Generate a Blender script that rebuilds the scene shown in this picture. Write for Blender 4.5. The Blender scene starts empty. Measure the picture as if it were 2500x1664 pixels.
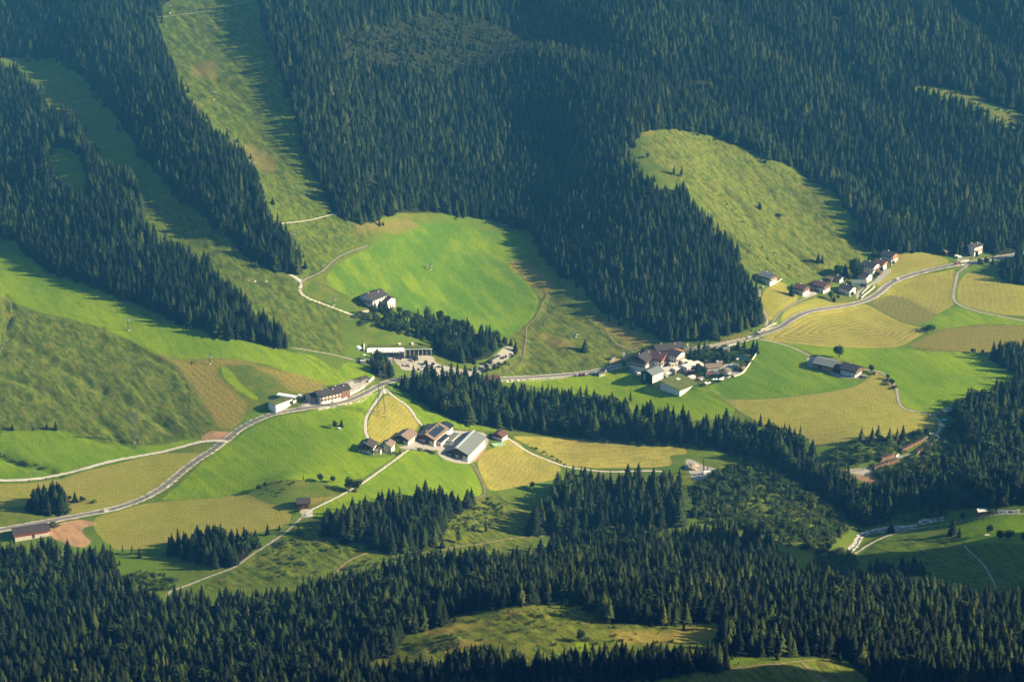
import bpy, math, random
import numpy as np
from mathutils import Vector, Matrix, Euler
rnd = random.Random(7)
rng = np.random.default_rng(7)
scene = bpy.context.scene
COL = scene.collection
R = math.radians

# ------------------------------------------------------------------ camera
HAZE = 0.000076
CAM_H, DEP, LENS = 936.0, R(22.0), 92.0
cam_data = bpy.data.cameras.new('camera')
cam_data.lens = LENS; cam_data.sensor_width = 36.0
cam_data.clip_start = 1.0; cam_data.clip_end = 20000.0
cam = bpy.data.objects.new('camera', cam_data)
cam.location = (0, 0, CAM_H); cam.rotation_euler = (R(90) - DEP, 0, 0)
COL.objects.link(cam); scene.camera = cam

# ------------------------------------------------------------------ sky, sun, exposure
SUN_EL, SUN_AZ = 24.5, 95.0          # azimuth clockwise from +Y (away from the camera)
world = bpy.data.worlds.new('World'); scene.world = world; world.use_nodes = True
wn = world.node_tree.nodes; wn.clear()
sky = wn.new('ShaderNodeTexSky'); sky.sky_type = 'NISHITA'; sky.sun_disc = False
sky.sun_elevation = R(SUN_EL); sky.sun_rotation = R(SUN_AZ)
bg = wn.new('ShaderNodeBackground'); bg.inputs['Strength'].default_value = SKY_STRENGTH = 0.05
wo = wn.new('ShaderNodeOutputWorld')
world.node_tree.links.new(sky.outputs[0], bg.inputs['Color'])
world.node_tree.links.new(bg.outputs[0], wo.inputs['Surface'])
sun_data = bpy.data.lights.new('sun', 'SUN'); sun_data.energy = 5.0; sun_data.angle = R(0.5)
sun_data.color = (1.0, 0.82, 0.52)
sun = bpy.data.objects.new('sun', sun_data); COL.objects.link(sun)
SUN_DIR = Vector((math.sin(R(SUN_AZ)) * math.cos(R(SUN_EL)), math.cos(R(SUN_AZ)) * math.cos(R(SUN_EL)), math.sin(R(SUN_EL))))
sun.rotation_euler = SUN_DIR.to_track_quat('Z', 'Y').to_euler(); sun.location = SUN_DIR * 4000
scene.view_settings.view_transform = 'Standard'; scene.view_settings.look = 'None'
scene.view_settings.exposure = 1.88; scene.view_settings.gamma = 1.0
scene.render.engine = 'CYCLES'
cy = scene.cycles
cy.max_bounces = 5; cy.diffuse_bounces = 2; cy.glossy_bounces = 1; cy.transmission_bounces = 2
cy.volume_bounces = 0; cy.transparent_max_bounces = 6; cy.use_denoising = True
cy.caustics_reflective = False; cy.caustics_refractive = False

# ------------------------------------------------------------------ photo pixel -> point on the terrain
TANX = 18.0 / LENS
VIEWS = {'O': (0, 0, 1 / 1.0611)}
for k, o in zip('ABCDEFGHI', [(0, 0), (830, 0), (1660, 0), (0, 550), (830, 550), (1660, 550), (0, 1104), (830, 1104), (1660, 1104)]):
    VIEWS[k] = (o[0], o[1], 2.8)
for k, o in dict(a=(860, 1030, 5.746), b=(1480, 830, 5.89), c=(850, 700, 5.61), d=(630, 910, 7.853), e=(1830, 590, 5.89),
                 f=(1950, 830, 10.243), g=(2030, 990, 7.84), h=(0, 1150, 7.139), j=(2230, 560, 8.726), k=(2050, 1220, 5.2356),
                 l=(1600, 1090, 11.78), m=(690, 1170, 10.709), n=(1560, 860, 16.83), o=(880, 930, 9.225), p=(280, 740, 8.414),
                 q=(1380, 860, 9.0615)).items():
    VIEWS[k] = o

def px(s):
    """'E 10,20 30,40 F 1,2' -> photo pixels"""
    v = None; out = []
    for t in s.split():
        if ',' in t:
            x, y = t.split(','); o = VIEWS[v]
            out.append((o[0] + float(x) / o[2], o[1] + float(y) / o[2]))
        else:
            v = t
    return np.array(out)

def ray(p):
    X = (p[:, 0] / 2500 - 0.5) * 2 * TANX
    Y = (0.5 - p[:, 1] / 1664) * 2 * TANX * (1664 / 2500)
    return np.stack([X, math.cos(DEP) + Y * math.sin(DEP), -math.sin(DEP) + Y * math.cos(DEP)], 1)

# ------------------------------------------------------------------ terrain height field
def rowtan(v):
    d = ray(np.array([[1250, v * 1.0611]]))[0]
    return -d[2] / d[1]
COLS = [
 (-150, 0, '1400:-.1 1250:.02 1200:.05 1100:.1 1020:.17 950:.32 800:.36 650:.36 560:.38 400:.42 200:.42 0:.42 -150:.42'),
 (0, 0, '1400:-.1 1250:.02 1200:.05 1100:.1 1020:.15 950:.3 800:.34 650:.34 560:.36 400:.42 200:.42 0:.42 -150:.42'),
 (400, 5, '1400:-.1 1300:-.05 1230:.12 1150:.05 1050:.1 1000:.16 950:.28 850:.31 780:.3 700:.29 600:.34 450:.4 300:.42 150:.4 0:.4 -150:.4'),
 (800, 20, '1450:-.05 1350:-.15 1250:-.05 1200:.18 1130:.1 1050:.06 1000:.08 920:.1 860:.08 800:.14 700:.24 600:.28 520:.3 400:.42 200:.44 0:.4 -150:.4'),
 (1200, 42, '1480:.05 1400:-.1 1300:-.28 1220:-.18 1150:0 1120:.2 1050:.05 1000:.06 930:.08 880:.08 800:.16 700:.23 560:.28 500:.3 400:.45 200:.45 0:.42 -150:.4'),
 (1450, 42, '1480:.05 1400:-.1 1300:-.25 1200:-.2 1130:-.02 1050:.08 1000:.12 930:.08 880:.07 800:.14 700:.38 550:.5 400:.42 250:.4 100:.45 0:.4 -150:.4'),
 (1700, 38, '1480:.05 1400:-.1 1300:-.25 1200:-.15 1130:-.03 1060:.06 1000:.22 920:.1 800:.07 740:.1 600:.34 450:.36 330:.4 280:.42 150:.5 0:.45 -150:.4'),
 (2000, 30, '1450:-.05 1330:-.22 1270:-.25 1215:-.1 1150:.2 1100:.25 1000:.28 960:.12 880:.06 780:.05 700:.07 600:.12 560:.3 450:.5 300:.5 150:.45 0:.4 -150:.4'),
 (2356, 12, '1450:-.05 1330:-.2 1250:-.15 1190:.0 1150:.12 1000:.24 900:.12 800:.06 700:.06 620:.08 560:.2 400:.5 200:.5 60:.45 0:.4 -150:.4'),
 (2500, 8, '1450:-.05 1330:-.2 1250:-.15 1190:.0 1150:.12 1000:.24 900:.12 800:.06 700:.06 620:.08 560:.2 400:.5 200:.5 60:.45 0:.4 -150:.4'),
]
ctrl = []
for u, z0, spec in COLS:
    v = 1568; z = z0; y = (CAM_H - z) / rowtan(v)
    X = (u * 1.0611 / 2500 - 0.5) * 2 * TANX
    def put(y, z, v):
        d = ray(np.array([[u * 1.0611, v * 1.0611]]))[0]
        ctrl.append((d[0] * y / d[1], y, z))
    put(y, z, v)
    for t in spec.split():
        v, s = t.split(':'); v = float(v); s = float(s)
        y2 = (CAM_H - z + s * y) / (s + rowtan(v)); z = z + s * (y2 - y); y = y2
        put(y, z, v)
    # a little beyond the frame: keep rising
    ctrl.append((ctrl[-1][0] * 1.12, y + 350, z + 350 * .38))
ctrl = np.array(ctrl)

def tps_fit(P, lam):
    n = len(P); S = 500.0
    A = (P[:, :2] - [0, 2200]) / S
    d = np.sqrt(((A[:, None] - A[None]) ** 2).sum(-1)) + 1e-9
    K = d * d * np.log(d) + lam * np.eye(n)
    Q = np.concatenate([np.ones((n, 1)), A], 1)
    M = np.block([[K, Q], [Q.T, np.zeros((3, 3))]])
    w = np.linalg.solve(M, np.concatenate([P[:, 2], np.zeros(3)]))
    def f(x, y):
        sh = x.shape; B = np.stack([x.ravel() / S, (y.ravel() - 2200) / S], 1)
        out = w[n] + B @ w[n + 1:]
        for i in range(n):
            r2 = (B[:, 0] - A[i, 0]) ** 2 + (B[:, 1] - A[i, 1]) ** 2 + 1e-12
            out += w[i] * 0.5 * r2 * np.log(r2)
        return out.reshape(sh)
    return f
tps = tps_fit(ctrl, 0.002)
STEP = 2.0
GX = np.arange(-760, 760 + .1, STEP); GY = np.arange(1500, 3150 + .1, STEP)

def upsample(f, k):
    """evaluate f on every k-th grid line, cubic interpolation between"""
    xs = np.arange(GX[0] - 2 * k * STEP, GX[-1] + 3 * k * STEP, k * STEP); ys = np.arange(GY[0] - 2 * k * STEP, GY[-1] + 3 * k * STEP, k * STEP)
    c = f(*np.meshgrid(xs, ys))
    def interp(c, src, dst):
        t = (dst - src[0]) / (src[1] - src[0]); i = np.floor(t).astype(int); a = (t - i)[:, None]
        p0, p1, p2, p3 = c[i - 1], c[i], c[i + 1], c[i + 2]
        return p1 + .5 * a * (p2 - p0 + a * (2 * p0 - 5 * p1 + 4 * p2 - p3 + a * (3 * (p1 - p2) + p3 - p0)))
    return interp(interp(c, ys, GY).T, xs, GX).T
def vnoise(scale, seed, sx=1.0, sy=1.0):
    """smooth value noise on the grid, about -1..1, feature size in metres"""
    g = np.random.default_rng(seed)
    nx = int((GX[-1] - GX[0]) / (scale * sx)) + 6; ny = int((GY[-1] - GY[0]) / (scale * sy)) + 6
    c = g.uniform(-1, 1, (ny, nx))
    def interp(c, t):
        i = np.floor(t).astype(int); a = (t - i)[:, None]; a = a * a * (3 - 2 * a)
        return c[i] * (1 - a) + c[i + 1] * a
    return interp(interp(c, (GY - GY[0]) / (scale * sy) + 1).T, (GX - GX[0]) / (scale * sx) + 1).T
def rnoise(long, short, ang, seed):
    """smooth noise drawn out along a direction (degrees)"""
    g = np.random.default_rng(seed); a = R(ang); ca, sa = math.cos(a), math.sin(a); X, Y = np.meshgrid(GX, GY)
    u = (X * ca + Y * sa) / long; v = (-X * sa + Y * ca) / short; u -= u.min() - 1; v -= v.min() - 1
    c = g.uniform(-1, 1, (int(v.max()) + 3, int(u.max()) + 3)); i = u.astype(int); j = v.astype(int); s = u - i; t = v - j; s = s * s * (3 - 2 * s); t = t * t * (3 - 2 * t)
    return (c[j, i] * (1 - s) + c[j, i + 1] * s) * (1 - t) + (c[j + 1, i] * (1 - s) + c[j + 1, i + 1] * s) * t
Z = upsample(tps, 5)
XX, YY = np.meshgrid(GX, GY)
s_ = np.clip((YY - 2200) / 300, 0, 1); Z -= .19 * np.maximum(0, -215 - XX) * s_ * s_ * (3 - 2 * s_)      # the upper left is tilted away from the sun to darken it

def height(x, y):
    x = np.asarray(x, float); y = np.asarray(y, float)
    fx = np.clip((x - GX[0]) / STEP, 0, len(GX) - 1.001); fy = np.clip((y - GY[0]) / STEP, 0, len(GY) - 1.001)
    i = fx.astype(int); j = fy.astype(int); a = fx - i; b = fy - j
    return (Z[j, i] * (1 - a) + Z[j, i + 1] * a) * (1 - b) + (Z[j + 1, i] * (1 - a) + Z[j + 1, i + 1] * a) * b
def ground(p):
    """photo pixels (n,2) -> points on the terrain (n,3)"""
    p = np.atleast_2d(np.asarray(p, float)); d = ray(p)
    t = np.arange(1560, 3300, 3.0)
    out = np.empty((len(p), 3))
    for k in range(len(p)):
        P = d[k][None] * t[:, None]; gz = height(P[:, 0], P[:, 1]); below = (CAM_H + P[:, 2]) < gz
        i = int(np.argmax(below)) if below.any() else len(t) - 1
        lo, hi = t[max(i - 1, 0)], t[i]
        for _ in range(14):
            mid = (lo + hi) / 2; q = d[k] * mid
            if CAM_H + q[2] < height(q[0], q[1]): hi = mid
            else: lo = mid
        q = d[k] * hi; out[k] = (q[0], q[1], float(height(q[0], q[1])))
    return out
def G(s): return ground(px(s))
def GS(s, step=25.0, closed=True):
    """the same for an outline, with points added along it so that it follows the relief"""
    P = px(s); out = []
    for a, b in zip(P, np.roll(P, -1, 0)) if closed else zip(P[:-1], P[1:]):
        k = max(1, int(np.hypot(*(b - a)) / step)); out += [a + (b - a) * i / k for i in range(k)]
    if not closed: out.append(P[-1])
    return ground(np.array(out))
def project(P):
    P = np.atleast_2d(P); x, y, z = P[:, 0], P[:, 1], P[:, 2] - CAM_H
    dep = y * math.cos(DEP) - z * math.sin(DEP); up = y * math.sin(DEP) + z * math.cos(DEP)
    return np.stack([(x / dep / TANX / 2 + .5) * 2500, (.5 - up / dep / TANX / (1664 / 2500) / 2) * 1664], 1)

def line_dist(poly, margin):
    """distance from grid to polyline, only inside its padded box"""
    lo = poly[:, :2].min(0) - margin; hi = poly[:, :2].max(0) + margin
    i0, i1 = np.searchsorted(GX, [lo[0], hi[0]]); j0, j1 = np.searchsorted(GY, [lo[1], hi[1]])
    D = np.full((j1 - j0, i1 - i0), margin); x = XX[j0:j1, i0:i1]; y = YY[j0:j1, i0:i1]
    for a, b in zip(poly[:-1, :2], poly[1:, :2]):
        ab = b - a; L = (ab ** 2).sum() + 1e-9
        t = np.clip(((x - a[0]) * ab[0] + (y - a[1]) * ab[1]) / L, 0, 1)
        D = np.minimum(D, np.hypot(x - a[0] - t * ab[0], y - a[1] - t * ab[1]))
    return (slice(j0, j1), slice(i0, i1)), D
def bump(s, amp, sx, sy):
    g = G(s)[0]; Z[:] += amp * np.exp(-((XX - g[0]) / sx) ** 2 - ((YY - g[1]) / sy) ** 2)
def carve(s, depth, width):
    g = G(s); sl, D = line_dist(g, width * 3); Z[sl] -= depth * np.exp(-(D / width) ** 2)

# large forms: forested spur, knoll above the river, mounds
sp = G('O 1330,200 1460,360 1590,540 1700,700'); sl, D = line_dist(sp, 300); Z[sl] += 16 * np.exp(-(D / 75) ** 2)
bump('I 2340,500', 33, 62, 52)
bump('I 2500,820', 22, 70, 60)
for s, a, w in (('A 300,-40 560,150 900,620 1250,1040 1650,1520', 19, 42), ('A 1900,-40 2060,420 2180,800 2300,1200 2420,1420', 12, 45), ('A -100,560 300,860 620,1350 800,1568', 9, 38), ('D 500,100 900,330 1500,640', 7, 34), ('C 560,1020 900,1200 1150,1400 1400,1568', 12, 34)):
    sl, D = line_dist(G(s), 200); Z[sl] += a * np.exp(-(D / w) ** 2)  # ridges raised along the forest bands so their shadows reach farther
bump('D 1780,1030', 5, 40, 30); bump('c 1750,860', 7, 34, 22)  # second rise lifts the spruce grove to throw its shade onto the yard
bump('E 1520,880', 4.5, 26, 26); carve('E 1400,790 1520,900 1640,920', 2.5, 6)
bump('b 1310,680', 4, 12, 14)
bump('G 1980,230', 6, 26, 22)
bump('H 700,1300', 4, 22, 12); bump('H 1180,1090', 4, 22, 14); bump('I 700,1500', 5, 20, 16)
bump('E 420,800', 3, 34, 16)
# ravines
carve('F 500,1500 900,1580 I 900,180 1060,330 1180,470', 7, 26)
carve('I 2280,405 2170,408 1830,450 1620,490 1450,525 1330,545 1230,585 1180,660 1000,720 1180,900 1400,960', 4, 14)
for s in ('D 0,1010 150,1060 340,1160 420,1230', 'D 430,960 600,1060 700,1120', 'D 540,1240 700,1350 830,1470 890,1500', 'D 700,1130 830,1190 980,1270 1100,1340',
          'D 1040,1320 1150,1390 1230,1410', 'D 60,760 220,830 330,920', 'D 850,820 950,860 1060,910', 'D 0,880 20,800 30,700 75,600 40,500'):
    carve(s, 1.9, 4.5)
for s in ('C 160,1230 320,1370 420,1440', 'F 560,60 700,130 800,200 900,280 1000,340', 'G 0,20 130,70 330,120 400,150', 'F 300,60 450,160', 'C 300,1300 420,1400 500,1540'):
    carve(s, 3.4, 4.5)

for s, d, w in (('B 1150,60 1500,250 2000,480 C 0,560 500,800 900,1100', 14, 24), ('C 1150,1150 1400,1400 1700,1568', 13, 22), ('C 1850,40 2352,330', 18, 30), ('C 300,100 900,420 1500,800 2000,1200', 11, 24),
                ('B 250,560 500,900 700,1250', 5, 18), ('B 900,520 1200,800 1500,1150', 5, 18)): carve(s, d, w)
def shade_peak(x, y):
    """added mountain shoulder, unseen right of the frame, blocking the sun from the near air"""
    ridge = np.clip(np.minimum(1700 - .5 * np.maximum(y, 0), (1650 - y) * 3.0), 0, 2000)
    return np.clip((x - 400 - .055 * y) * 2.2, 0, ridge) * (1 - np.clip((x - 2000) / 900, 0, 1))
pk = shade_peak(XX, YY); Z[:] = np.where(pk > 0, np.maximum(Z, pk), Z)  # merge in the added shoulder that casts shade from out of view
# an added wooded knob, unseen right of the frame, to shade the foot of the green knoll
Z[:] += 275 * np.exp(-((XX - 650) / 75) ** 2 - ((YY - 1840) / 78) ** 2)
# ------------------------------------------------------------------ land cover
def poly_sdf(P, margin=8.0, noise=None):
    """signed distance (inside > 0) of a ground polygon on the grid"""
    P = P[:, :2]
    sl, D = line_dist(np.concatenate([P, P[:1]]), margin)
    x = XX[sl]; y = YY[sl]; ins = np.zeros(x.shape, bool)
    for a, b in zip(P, np.roll(P, -1, 0)):
        c = ((a[1] > y) != (b[1] > y)) & (x < (b[0] - a[0]) * (y - a[1]) / (b[1] - a[1] + 1e-12) + a[0]); ins ^= c
    if margin < 20: # full depth inside wanted too
        sl2, D2 = sl, D
    return sl, np.where(ins, D, -D)
def smooth_loop(P, n=3):
    for _ in range(n):
        Q = .75 * P + .25 * np.roll(P, -1, 0); S = .25 * P + .75 * np.roll(P, -1, 0)
        P = np.stack([Q, S], 1).reshape(-1, P.shape[1])
    return P
NEG = -8.0
ATT = {k: np.full(XX.shape, NEG, np.float32) for k in ('mead', 'hay', 'dry', 'dirt', 'rough', 'wood', 'swath', 'gravel')}
ATT['tint'] = np.zeros(XX.shape, np.float32); ATT['row'] = np.zeros(XX.shape, np.float32)
def zone(kind, s, tint=0.5, rowdir=None, spacing=6.0, smooth=2):
    P = GS(s)[:, :2]
    if smooth: P = smooth_loop(P, smooth)
    sl, d = poly_sdf(P, 60.0 if kind == 'swath' else 8.0)
    if kind == 'swath':
        ATT['swath'][sl] = np.where(d > 0, d, ATT['swath'][sl])
        kind = 'hay'
    ATT[kind][sl] = np.maximum(ATT[kind][sl], np.clip(d, -8, 8))
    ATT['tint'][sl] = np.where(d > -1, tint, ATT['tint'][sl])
    if rowdir is not None:
        a = R(rowdir); c = (XX[sl] * -math.sin(a) + YY[sl] * math.cos(a)) / spacing
        ATT['row'][sl] = np.where(d > -1, c, ATT['row'][sl])
# vivid mown meadows
zone('mead', 'G 1090,325 1250,200 1330,110 1450,20 D 1530,1500 1700,1400 1900,1310 2100,1275 2350,1215 E 100,1200 200,1150 260,1140 210,1230 170,1320 160,1400 200,1480 a 80,470 300,500 600,480 H 330,50 200,140 90,220 G 2300,250 2200,185 2080,190 1900,180 1760,250 1690,275 1480,305 1250,320', .75)
zone('mead', 'a 600,480 760,390 1100,430 1450,570 H 905,80 940,160 978,260 960,300 830,330 600,330 300,330 0,400 G 2250,440 2130,440 2150,390 2250,330 H 60,275 260,140 400,60', .55)
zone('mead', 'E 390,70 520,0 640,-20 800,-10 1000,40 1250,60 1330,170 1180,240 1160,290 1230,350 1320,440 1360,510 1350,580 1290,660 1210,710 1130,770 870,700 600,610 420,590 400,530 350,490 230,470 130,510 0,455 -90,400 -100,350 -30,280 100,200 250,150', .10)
zone('mead', 'F 545,790 700,810 840,855 875,900 870,960 960,1000 1060,1045 1200,1055 1245,1080 1150,1110 950,1145 700,1175 480,1188 300,1180 190,1105 260,1075 400,1030 460,970 520,880', .35)
zone('mead', 'F 690,800 1000,832 1500,832 1700,862 1980,872 2120,900 2250,970 2320,1060 2260,1115 2100,1175 1950,1218 1800,1265 1700,1275 1570,1255 1510,1220 1500,1140 1470,1080 1420,1040 1330,980 1230,960 1100,920 930,890 880,860 780,830', .7)
zone('mead', 'F 1640,685 1760,610 1890,548 1960,565 2200,625 2400,660 2400,690 2100,670 1900,690 1780,710 1720,705', .45)
zone('mead', 'D 0,170 120,200 250,280 450,360 640,430 830,520 1000,630 1300,710 1650,790 1960,850 2150,930 2352,1030 2352,1085 2200,1078 2000,1015 1850,955 1700,925 1500,910 1250,915 1050,885 900,790 700,700 500,640 300,600 120,540 0,480 -60,300', .6)
zone('mead', 'E 0,960 60,930 200,960 300,1010 200,1060 60,1070 0,1075 -60,1090 -200,1075 -30,1040', .6)
zone('mead', 'D 0,1400 180,1402 420,1405 560,1440 650,1480 850,1512 1100,1500 1300,1455 1400,1465 1200,1520 980,1568 G 700,65 420,145 300,150 200,100 100,60 0,20', .6)
zone('mead', 'G -20,25 100,85 280,155 330,165 200,178 -20,182', .55)
zone('mead', 'E 1230,1065 1560,1043 1900,1000 2000,1010 2050,1080 2150,1110 2330,1190 F 0,1165 70,1120 120,1100 200,1115 390,1250 330,1330 200,1330 E 2290,1340 1950,1300 1700,1200 1480,1140 1320,1100', .85)
zone('mead', 'E 330,1125 420,1120 520,1170 700,1250 850,1340 1050,1390 1130,1420 1000,1400 800,1385 570,1368 500,1280 430,1200', .5)
zone('mead', 'k 1850,230 2010,170 2356,165 2500,200 2500,560 2356,560 1900,550 1600,560 1530,420 1560,320', .6)
zone('mead', 'H 1620,1290 1720,1290 1680,1360 1600,1350', .5)
zone('mead', 'e 1180,620 1400,650 1330,700 1210,700', .5)
zone('mead', 'j 740,470 850,530 860,590 790,580', .4)
# swath hay and other mown fields
zone('swath', 'F 545,775 640,725 700,700 760,660 850,610 960,588 1200,553 1290,540 1400,610 1520,668 1660,700 1680,730 1560,800 1500,828 1300,840 1000,832 700,800', .6)
zone('hay', 'F 1300,530 1380,468 1440,415 1540,370 1890,298 1870,380 1855,490 1885,540 1760,608 1700,590 1550,500 1430,470', .35, 75, 5.0)
zone('dry', 'F 1295,535 1430,470 1560,500 1700,570 1770,610 1640,682 1520,665 1400,600', .35, 75, 5.0)
zone('hay', 'F 1970,300 2100,345 2300,410 2420,420 2420,630 2352,620 2200,612 2050,580 1930,545 1890,500 1905,390', .4, 85, 6.0)
zone('dry', 'F 1560,820 1660,770 1760,722 1900,692 2100,676 2420,700 2420,880 2200,880 2060,868 1800,858 1650,840', .5, 10, 5)
zone('hay', 'F 1400,180 1640,180 1760,200 1860,245 1600,320 1470,360 1380,420 1330,400 1380,330 1480,260', .25)
zone('hay', 'F 550,590 560,460 680,370 780,440 820,510 700,575 640,650 600,650', .3)
zone('hay', 'F 720,570 860,520 960,490 1040,530 1200,515 1200,530 960,565 850,590 740,650 680,660', .25)
zone('hay', 'F 290,1185 480,1190 700,1180 950,1150 1150,1115 1250,1080 1330,1005 1400,1030 1450,1080 1480,1180 1510,1240 1580,1275 1740,1300 1750,1380 1600,1420 1250,1470 960,1512 900,1490 820,1430 600,1380 400,1265', .42, 8, 5.5)
zone('hay', 'E 1165,1440 1400,1445 1700,1462 2000,1500 2352,1512 l 850,60 950,230 500,240 380,290 520,540 60,600 H 2080,102 1780,108 1545,92 1400,20 1270,-55', .95, 5, 7)
zone('hay', 'H 930,78 975,0 1090,-45 1150,-100 1220,-70 1300,5 1420,60 1525,100 1480,180 1250,230 1050,265 1010,250 980,190', .8, 70, 4.5)
zone('hay', 'E 290,1185 350,1150 440,1225 500,1300 555,1368 480,1420 380,1455 270,1490 200,1455 185,1400 190,1340 230,1260', .75, 72, 4)
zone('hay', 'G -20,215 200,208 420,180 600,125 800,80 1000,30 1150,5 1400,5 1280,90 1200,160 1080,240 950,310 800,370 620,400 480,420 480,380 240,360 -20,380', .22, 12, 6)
zone('hay', 'G 640,450 860,388 1000,345 1250,322 1480,308 1690,280 1780,325 1900,365 2000,400 1980,500 1650,570 1430,560 1200,600 960,660 800,670 700,600 640,520', .28, 6, 5)
zone('mead', 'D 1990,862 2150,890 2260,960 2350,1010 2280,990 2150,930', .98)
zone('dry', 'D 1040,870 1150,910 1300,925 1500,915 1700,930 1850,980 2050,1020 2250,1085 2180,1140 2050,1150 1950,1110 1850,1020 1700,950 1500,955 1490,1020 1560,1110 1680,1200 1690,1280 1600,1390 1500,1400 1440,1300 1310,1090 1200,960', .75, 130, 5)
zone('mead', 'D 1510,950 1570,980 1640,1080 1780,1185 1740,1195 1600,1110 1520,1030', .98)
zone('dry', 'E 1130,250 1280,250 1360,310 1480,380 1430,440 1420,500 1380,470 1310,400 1210,320', .5)
zone('dry', 'E 1370,730 1500,770 1620,840 1500,830 1400,790', .7)
zone('dry', 'E 1700,620 1850,650 1990,690 2140,790 2080,830 1950,830 1870,740', .35)
zone('dry', 'A 1640,960 1760,1010 1900,1100 1880,1190 1780,1170 1690,1080', .45)
zone('dry', 'A 1330,420 1500,440 1480,540 1300,520', .35)
zone('dry', 'B 100,1510 400,1490 560,1530 400,1600 E 250,40 100,60', .35)
zone('dry', 'F 200,830 300,770 470,730 530,720 420,770', .45)
zone('dry', 'F 420,460 500,450 540,560 500,590 430,530', .35)
zone('dry', 'B 2040,860 2130,850 2160,920 2060,940', .6)
zone('dry', 'C 1600,590 1760,620 1900,650 2050,720 2200,830 2370,850 2370,790 2200,780 2050,700 1950,650 1700,590', .25)
zone('dry', 'H 560,1225 800,1180 940,1160 900,1200 700,1240', .5)
zone('dry', 'H 640,1330 850,1270 1050,1290 900,1330 700,1350', .5)
zone('dry', 'H 1100,1080 1270,1070 1250,1110 1120,1130', .5)
zone('dry', 'H 1850,1210 2352,1220 2352,1300 1900,1310', .3)
zone('dry', 'I 0,1190 270,1220 260,1280 0,1290', .3)
zone('dry', 'l 1700,700 2150,600 2240,700 1900,860 1720,900', .6)
zone('dry', 'I 620,690 800,790 950,880 1090,910 900,870 740,770', .7)
zone('dry', 'm 690,480 1320,440 1250,490 780,680 690,600', .9)
# earth and gravel
zone('dirt', 'G 320,520 420,480 560,458 640,475 660,500 575,510 560,545 600,590 632,605 580,660 480,640 400,600 340,580', .9)
zone('dirt', 'D 1355,1462 1430,1402 1600,1412 1560,1462', .85)
zone('gravel', 'l 850,340 1100,370 1400,560 1750,590 1700,800 1500,840 1450,930 1080,950 1000,780 900,520', .6)
zone('gravel', 'g 180,1230 500,1190 760,1180 800,1300 560,1340 360,1300', .7)
zone('dirt', 'g 360,1310 560,1340 800,1310 950,1460 880,1530 700,1480 500,1400', .45)
zone('gravel', 'm 400,800 690,760 760,770 800,820 780,900 850,960 520,1015 500,900', .95)
zone('gravel', 'a 610,350 800,385 1000,400 1230,385 1180,430 1300,530 1450,572 1680,590 1800,420 1920,300 1900,190 1820,130 1560,130 1370,100 1300,200 1000,230 880,200 900,260 760,330', .5)
zone('dirt', 'a 1690,560 1840,320 1900,330 1760,560', .7)
zone('gravel', 'E 440,885 640,890 650,940 740,965 880,990 960,960 1080,880 1130,820 1190,840 1200,880 1100,945 990,990 890,1050 850,1055 740,1028 560,1003 415,985 415,958 300,905', .45)  # station yard toned down in colour for the shade lying on it
zone('gravel', 'c 0,965 150,1010 300,960 420,955 700,1010 900,1040 760,1070 600,1000 480,1010 250,1020 120,1030 0,990', .25)
zone('gravel', 'c 120,400 180,320 350,310 240,370 200,440 130,430', .7)
zone('gravel', 'd 840,600 920,480 1600,220 1840,140 2000,90 2220,110 2040,270 1740,430 1700,490 1450,560 1130,620 1000,640 820,650', .55)
zone('gravel', 'b 560,120 1020,140 1030,160 560,190', .6)
zone('gravel', 'b 380,330 560,420 500,500 420,500 330,450', .4)
zone('gravel', 'b 780,480 1000,540 1200,560 1330,470 1390,370 1200,300 1000,300 900,400', .5)
zone('gravel', 'b 1640,440 1700,370 1860,350 1990,400 1960,480 1840,530 1780,480', .45)
zone('rough', 'b 1030,160 1400,120 1900,60 2180,150 2160,190 1970,480 1840,530 1650,590 1330,660 1200,560 1390,400 1100,300', .3)
zone('gravel', 'f 190,440 330,400 420,440 600,620 700,800 1000,940 1450,960 1700,960 1740,880 1500,850 1200,900 800,780 300,680 200,640 220,540', .35)
zone('gravel', 'e 1530,860 1630,690 1900,560 2080,360 1900,420 1800,560 1600,680 1530,720', .35)
zone('gravel', 'e 740,800 980,770 960,700 860,690 850,750', .6)
zone('gravel', 'j 880,640 1000,610 1230,560 1110,600 1110,650 980,670', .5)
zone('gravel', 'D 1955,320 2000,330 2060,370 2110,355 2060,400 2030,380', .5)
zone('gravel', 'o 480,140 540,150 640,240 480,340', .9)
# rough alpine pasture and scrubby ground
zone('rough', 'C -40,860 250,930 450,1010 620,1100 800,1180 900,1290 1040,1400 1100,1568 F 1250,200 1300,330 1000,330 700,380 500,330 400,150 220,0 100,-200 B 2060,1050 1990,1010', .62)
zone('rough', 'D 0,480 120,540 300,600 500,640 700,700 900,790 1050,885 1200,960 1310,1090 1440,1300 1500,1400 1360,1462 1250,1450 1000,1510 850,1512 560,1440 420,1405 0,1400', .38)
zone('rough', 'H 250,1400 560,1230 800,1120 1000,1100 1560,980 1810,1050 2352,1190 I 270,1150 270,1300 330,1480 0,1480 H 2352,1300 1500,1420 1280,1568 170,1568 180,1440', .72)
zone('rough', 'I 0,1480 400,1450 1050,1400 1320,1568 0,1600', .7)
zone('rough', 'G 1150,990 1500,850 1750,700 1980,530 H 0,330 100,600 300,690 0,800 G 2352,830 2100,900 1700,930', .35)
zone('rough', 'H 830,350 1050,280 1350,400 1360,570 1180,700 900,690 500,700 200,740 600,640 760,480', .5)
zone('rough', 'I 0,100 500,60 1000,380 1150,500 1000,700 620,640 200,470 0,440', .5)
zone('rough', 'E 1130,250 1480,370 1700,600 2150,790 2300,840 1900,960 1560,1015 1000,1020 1200,900 1140,780 1290,660 1360,520', .6)
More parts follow.
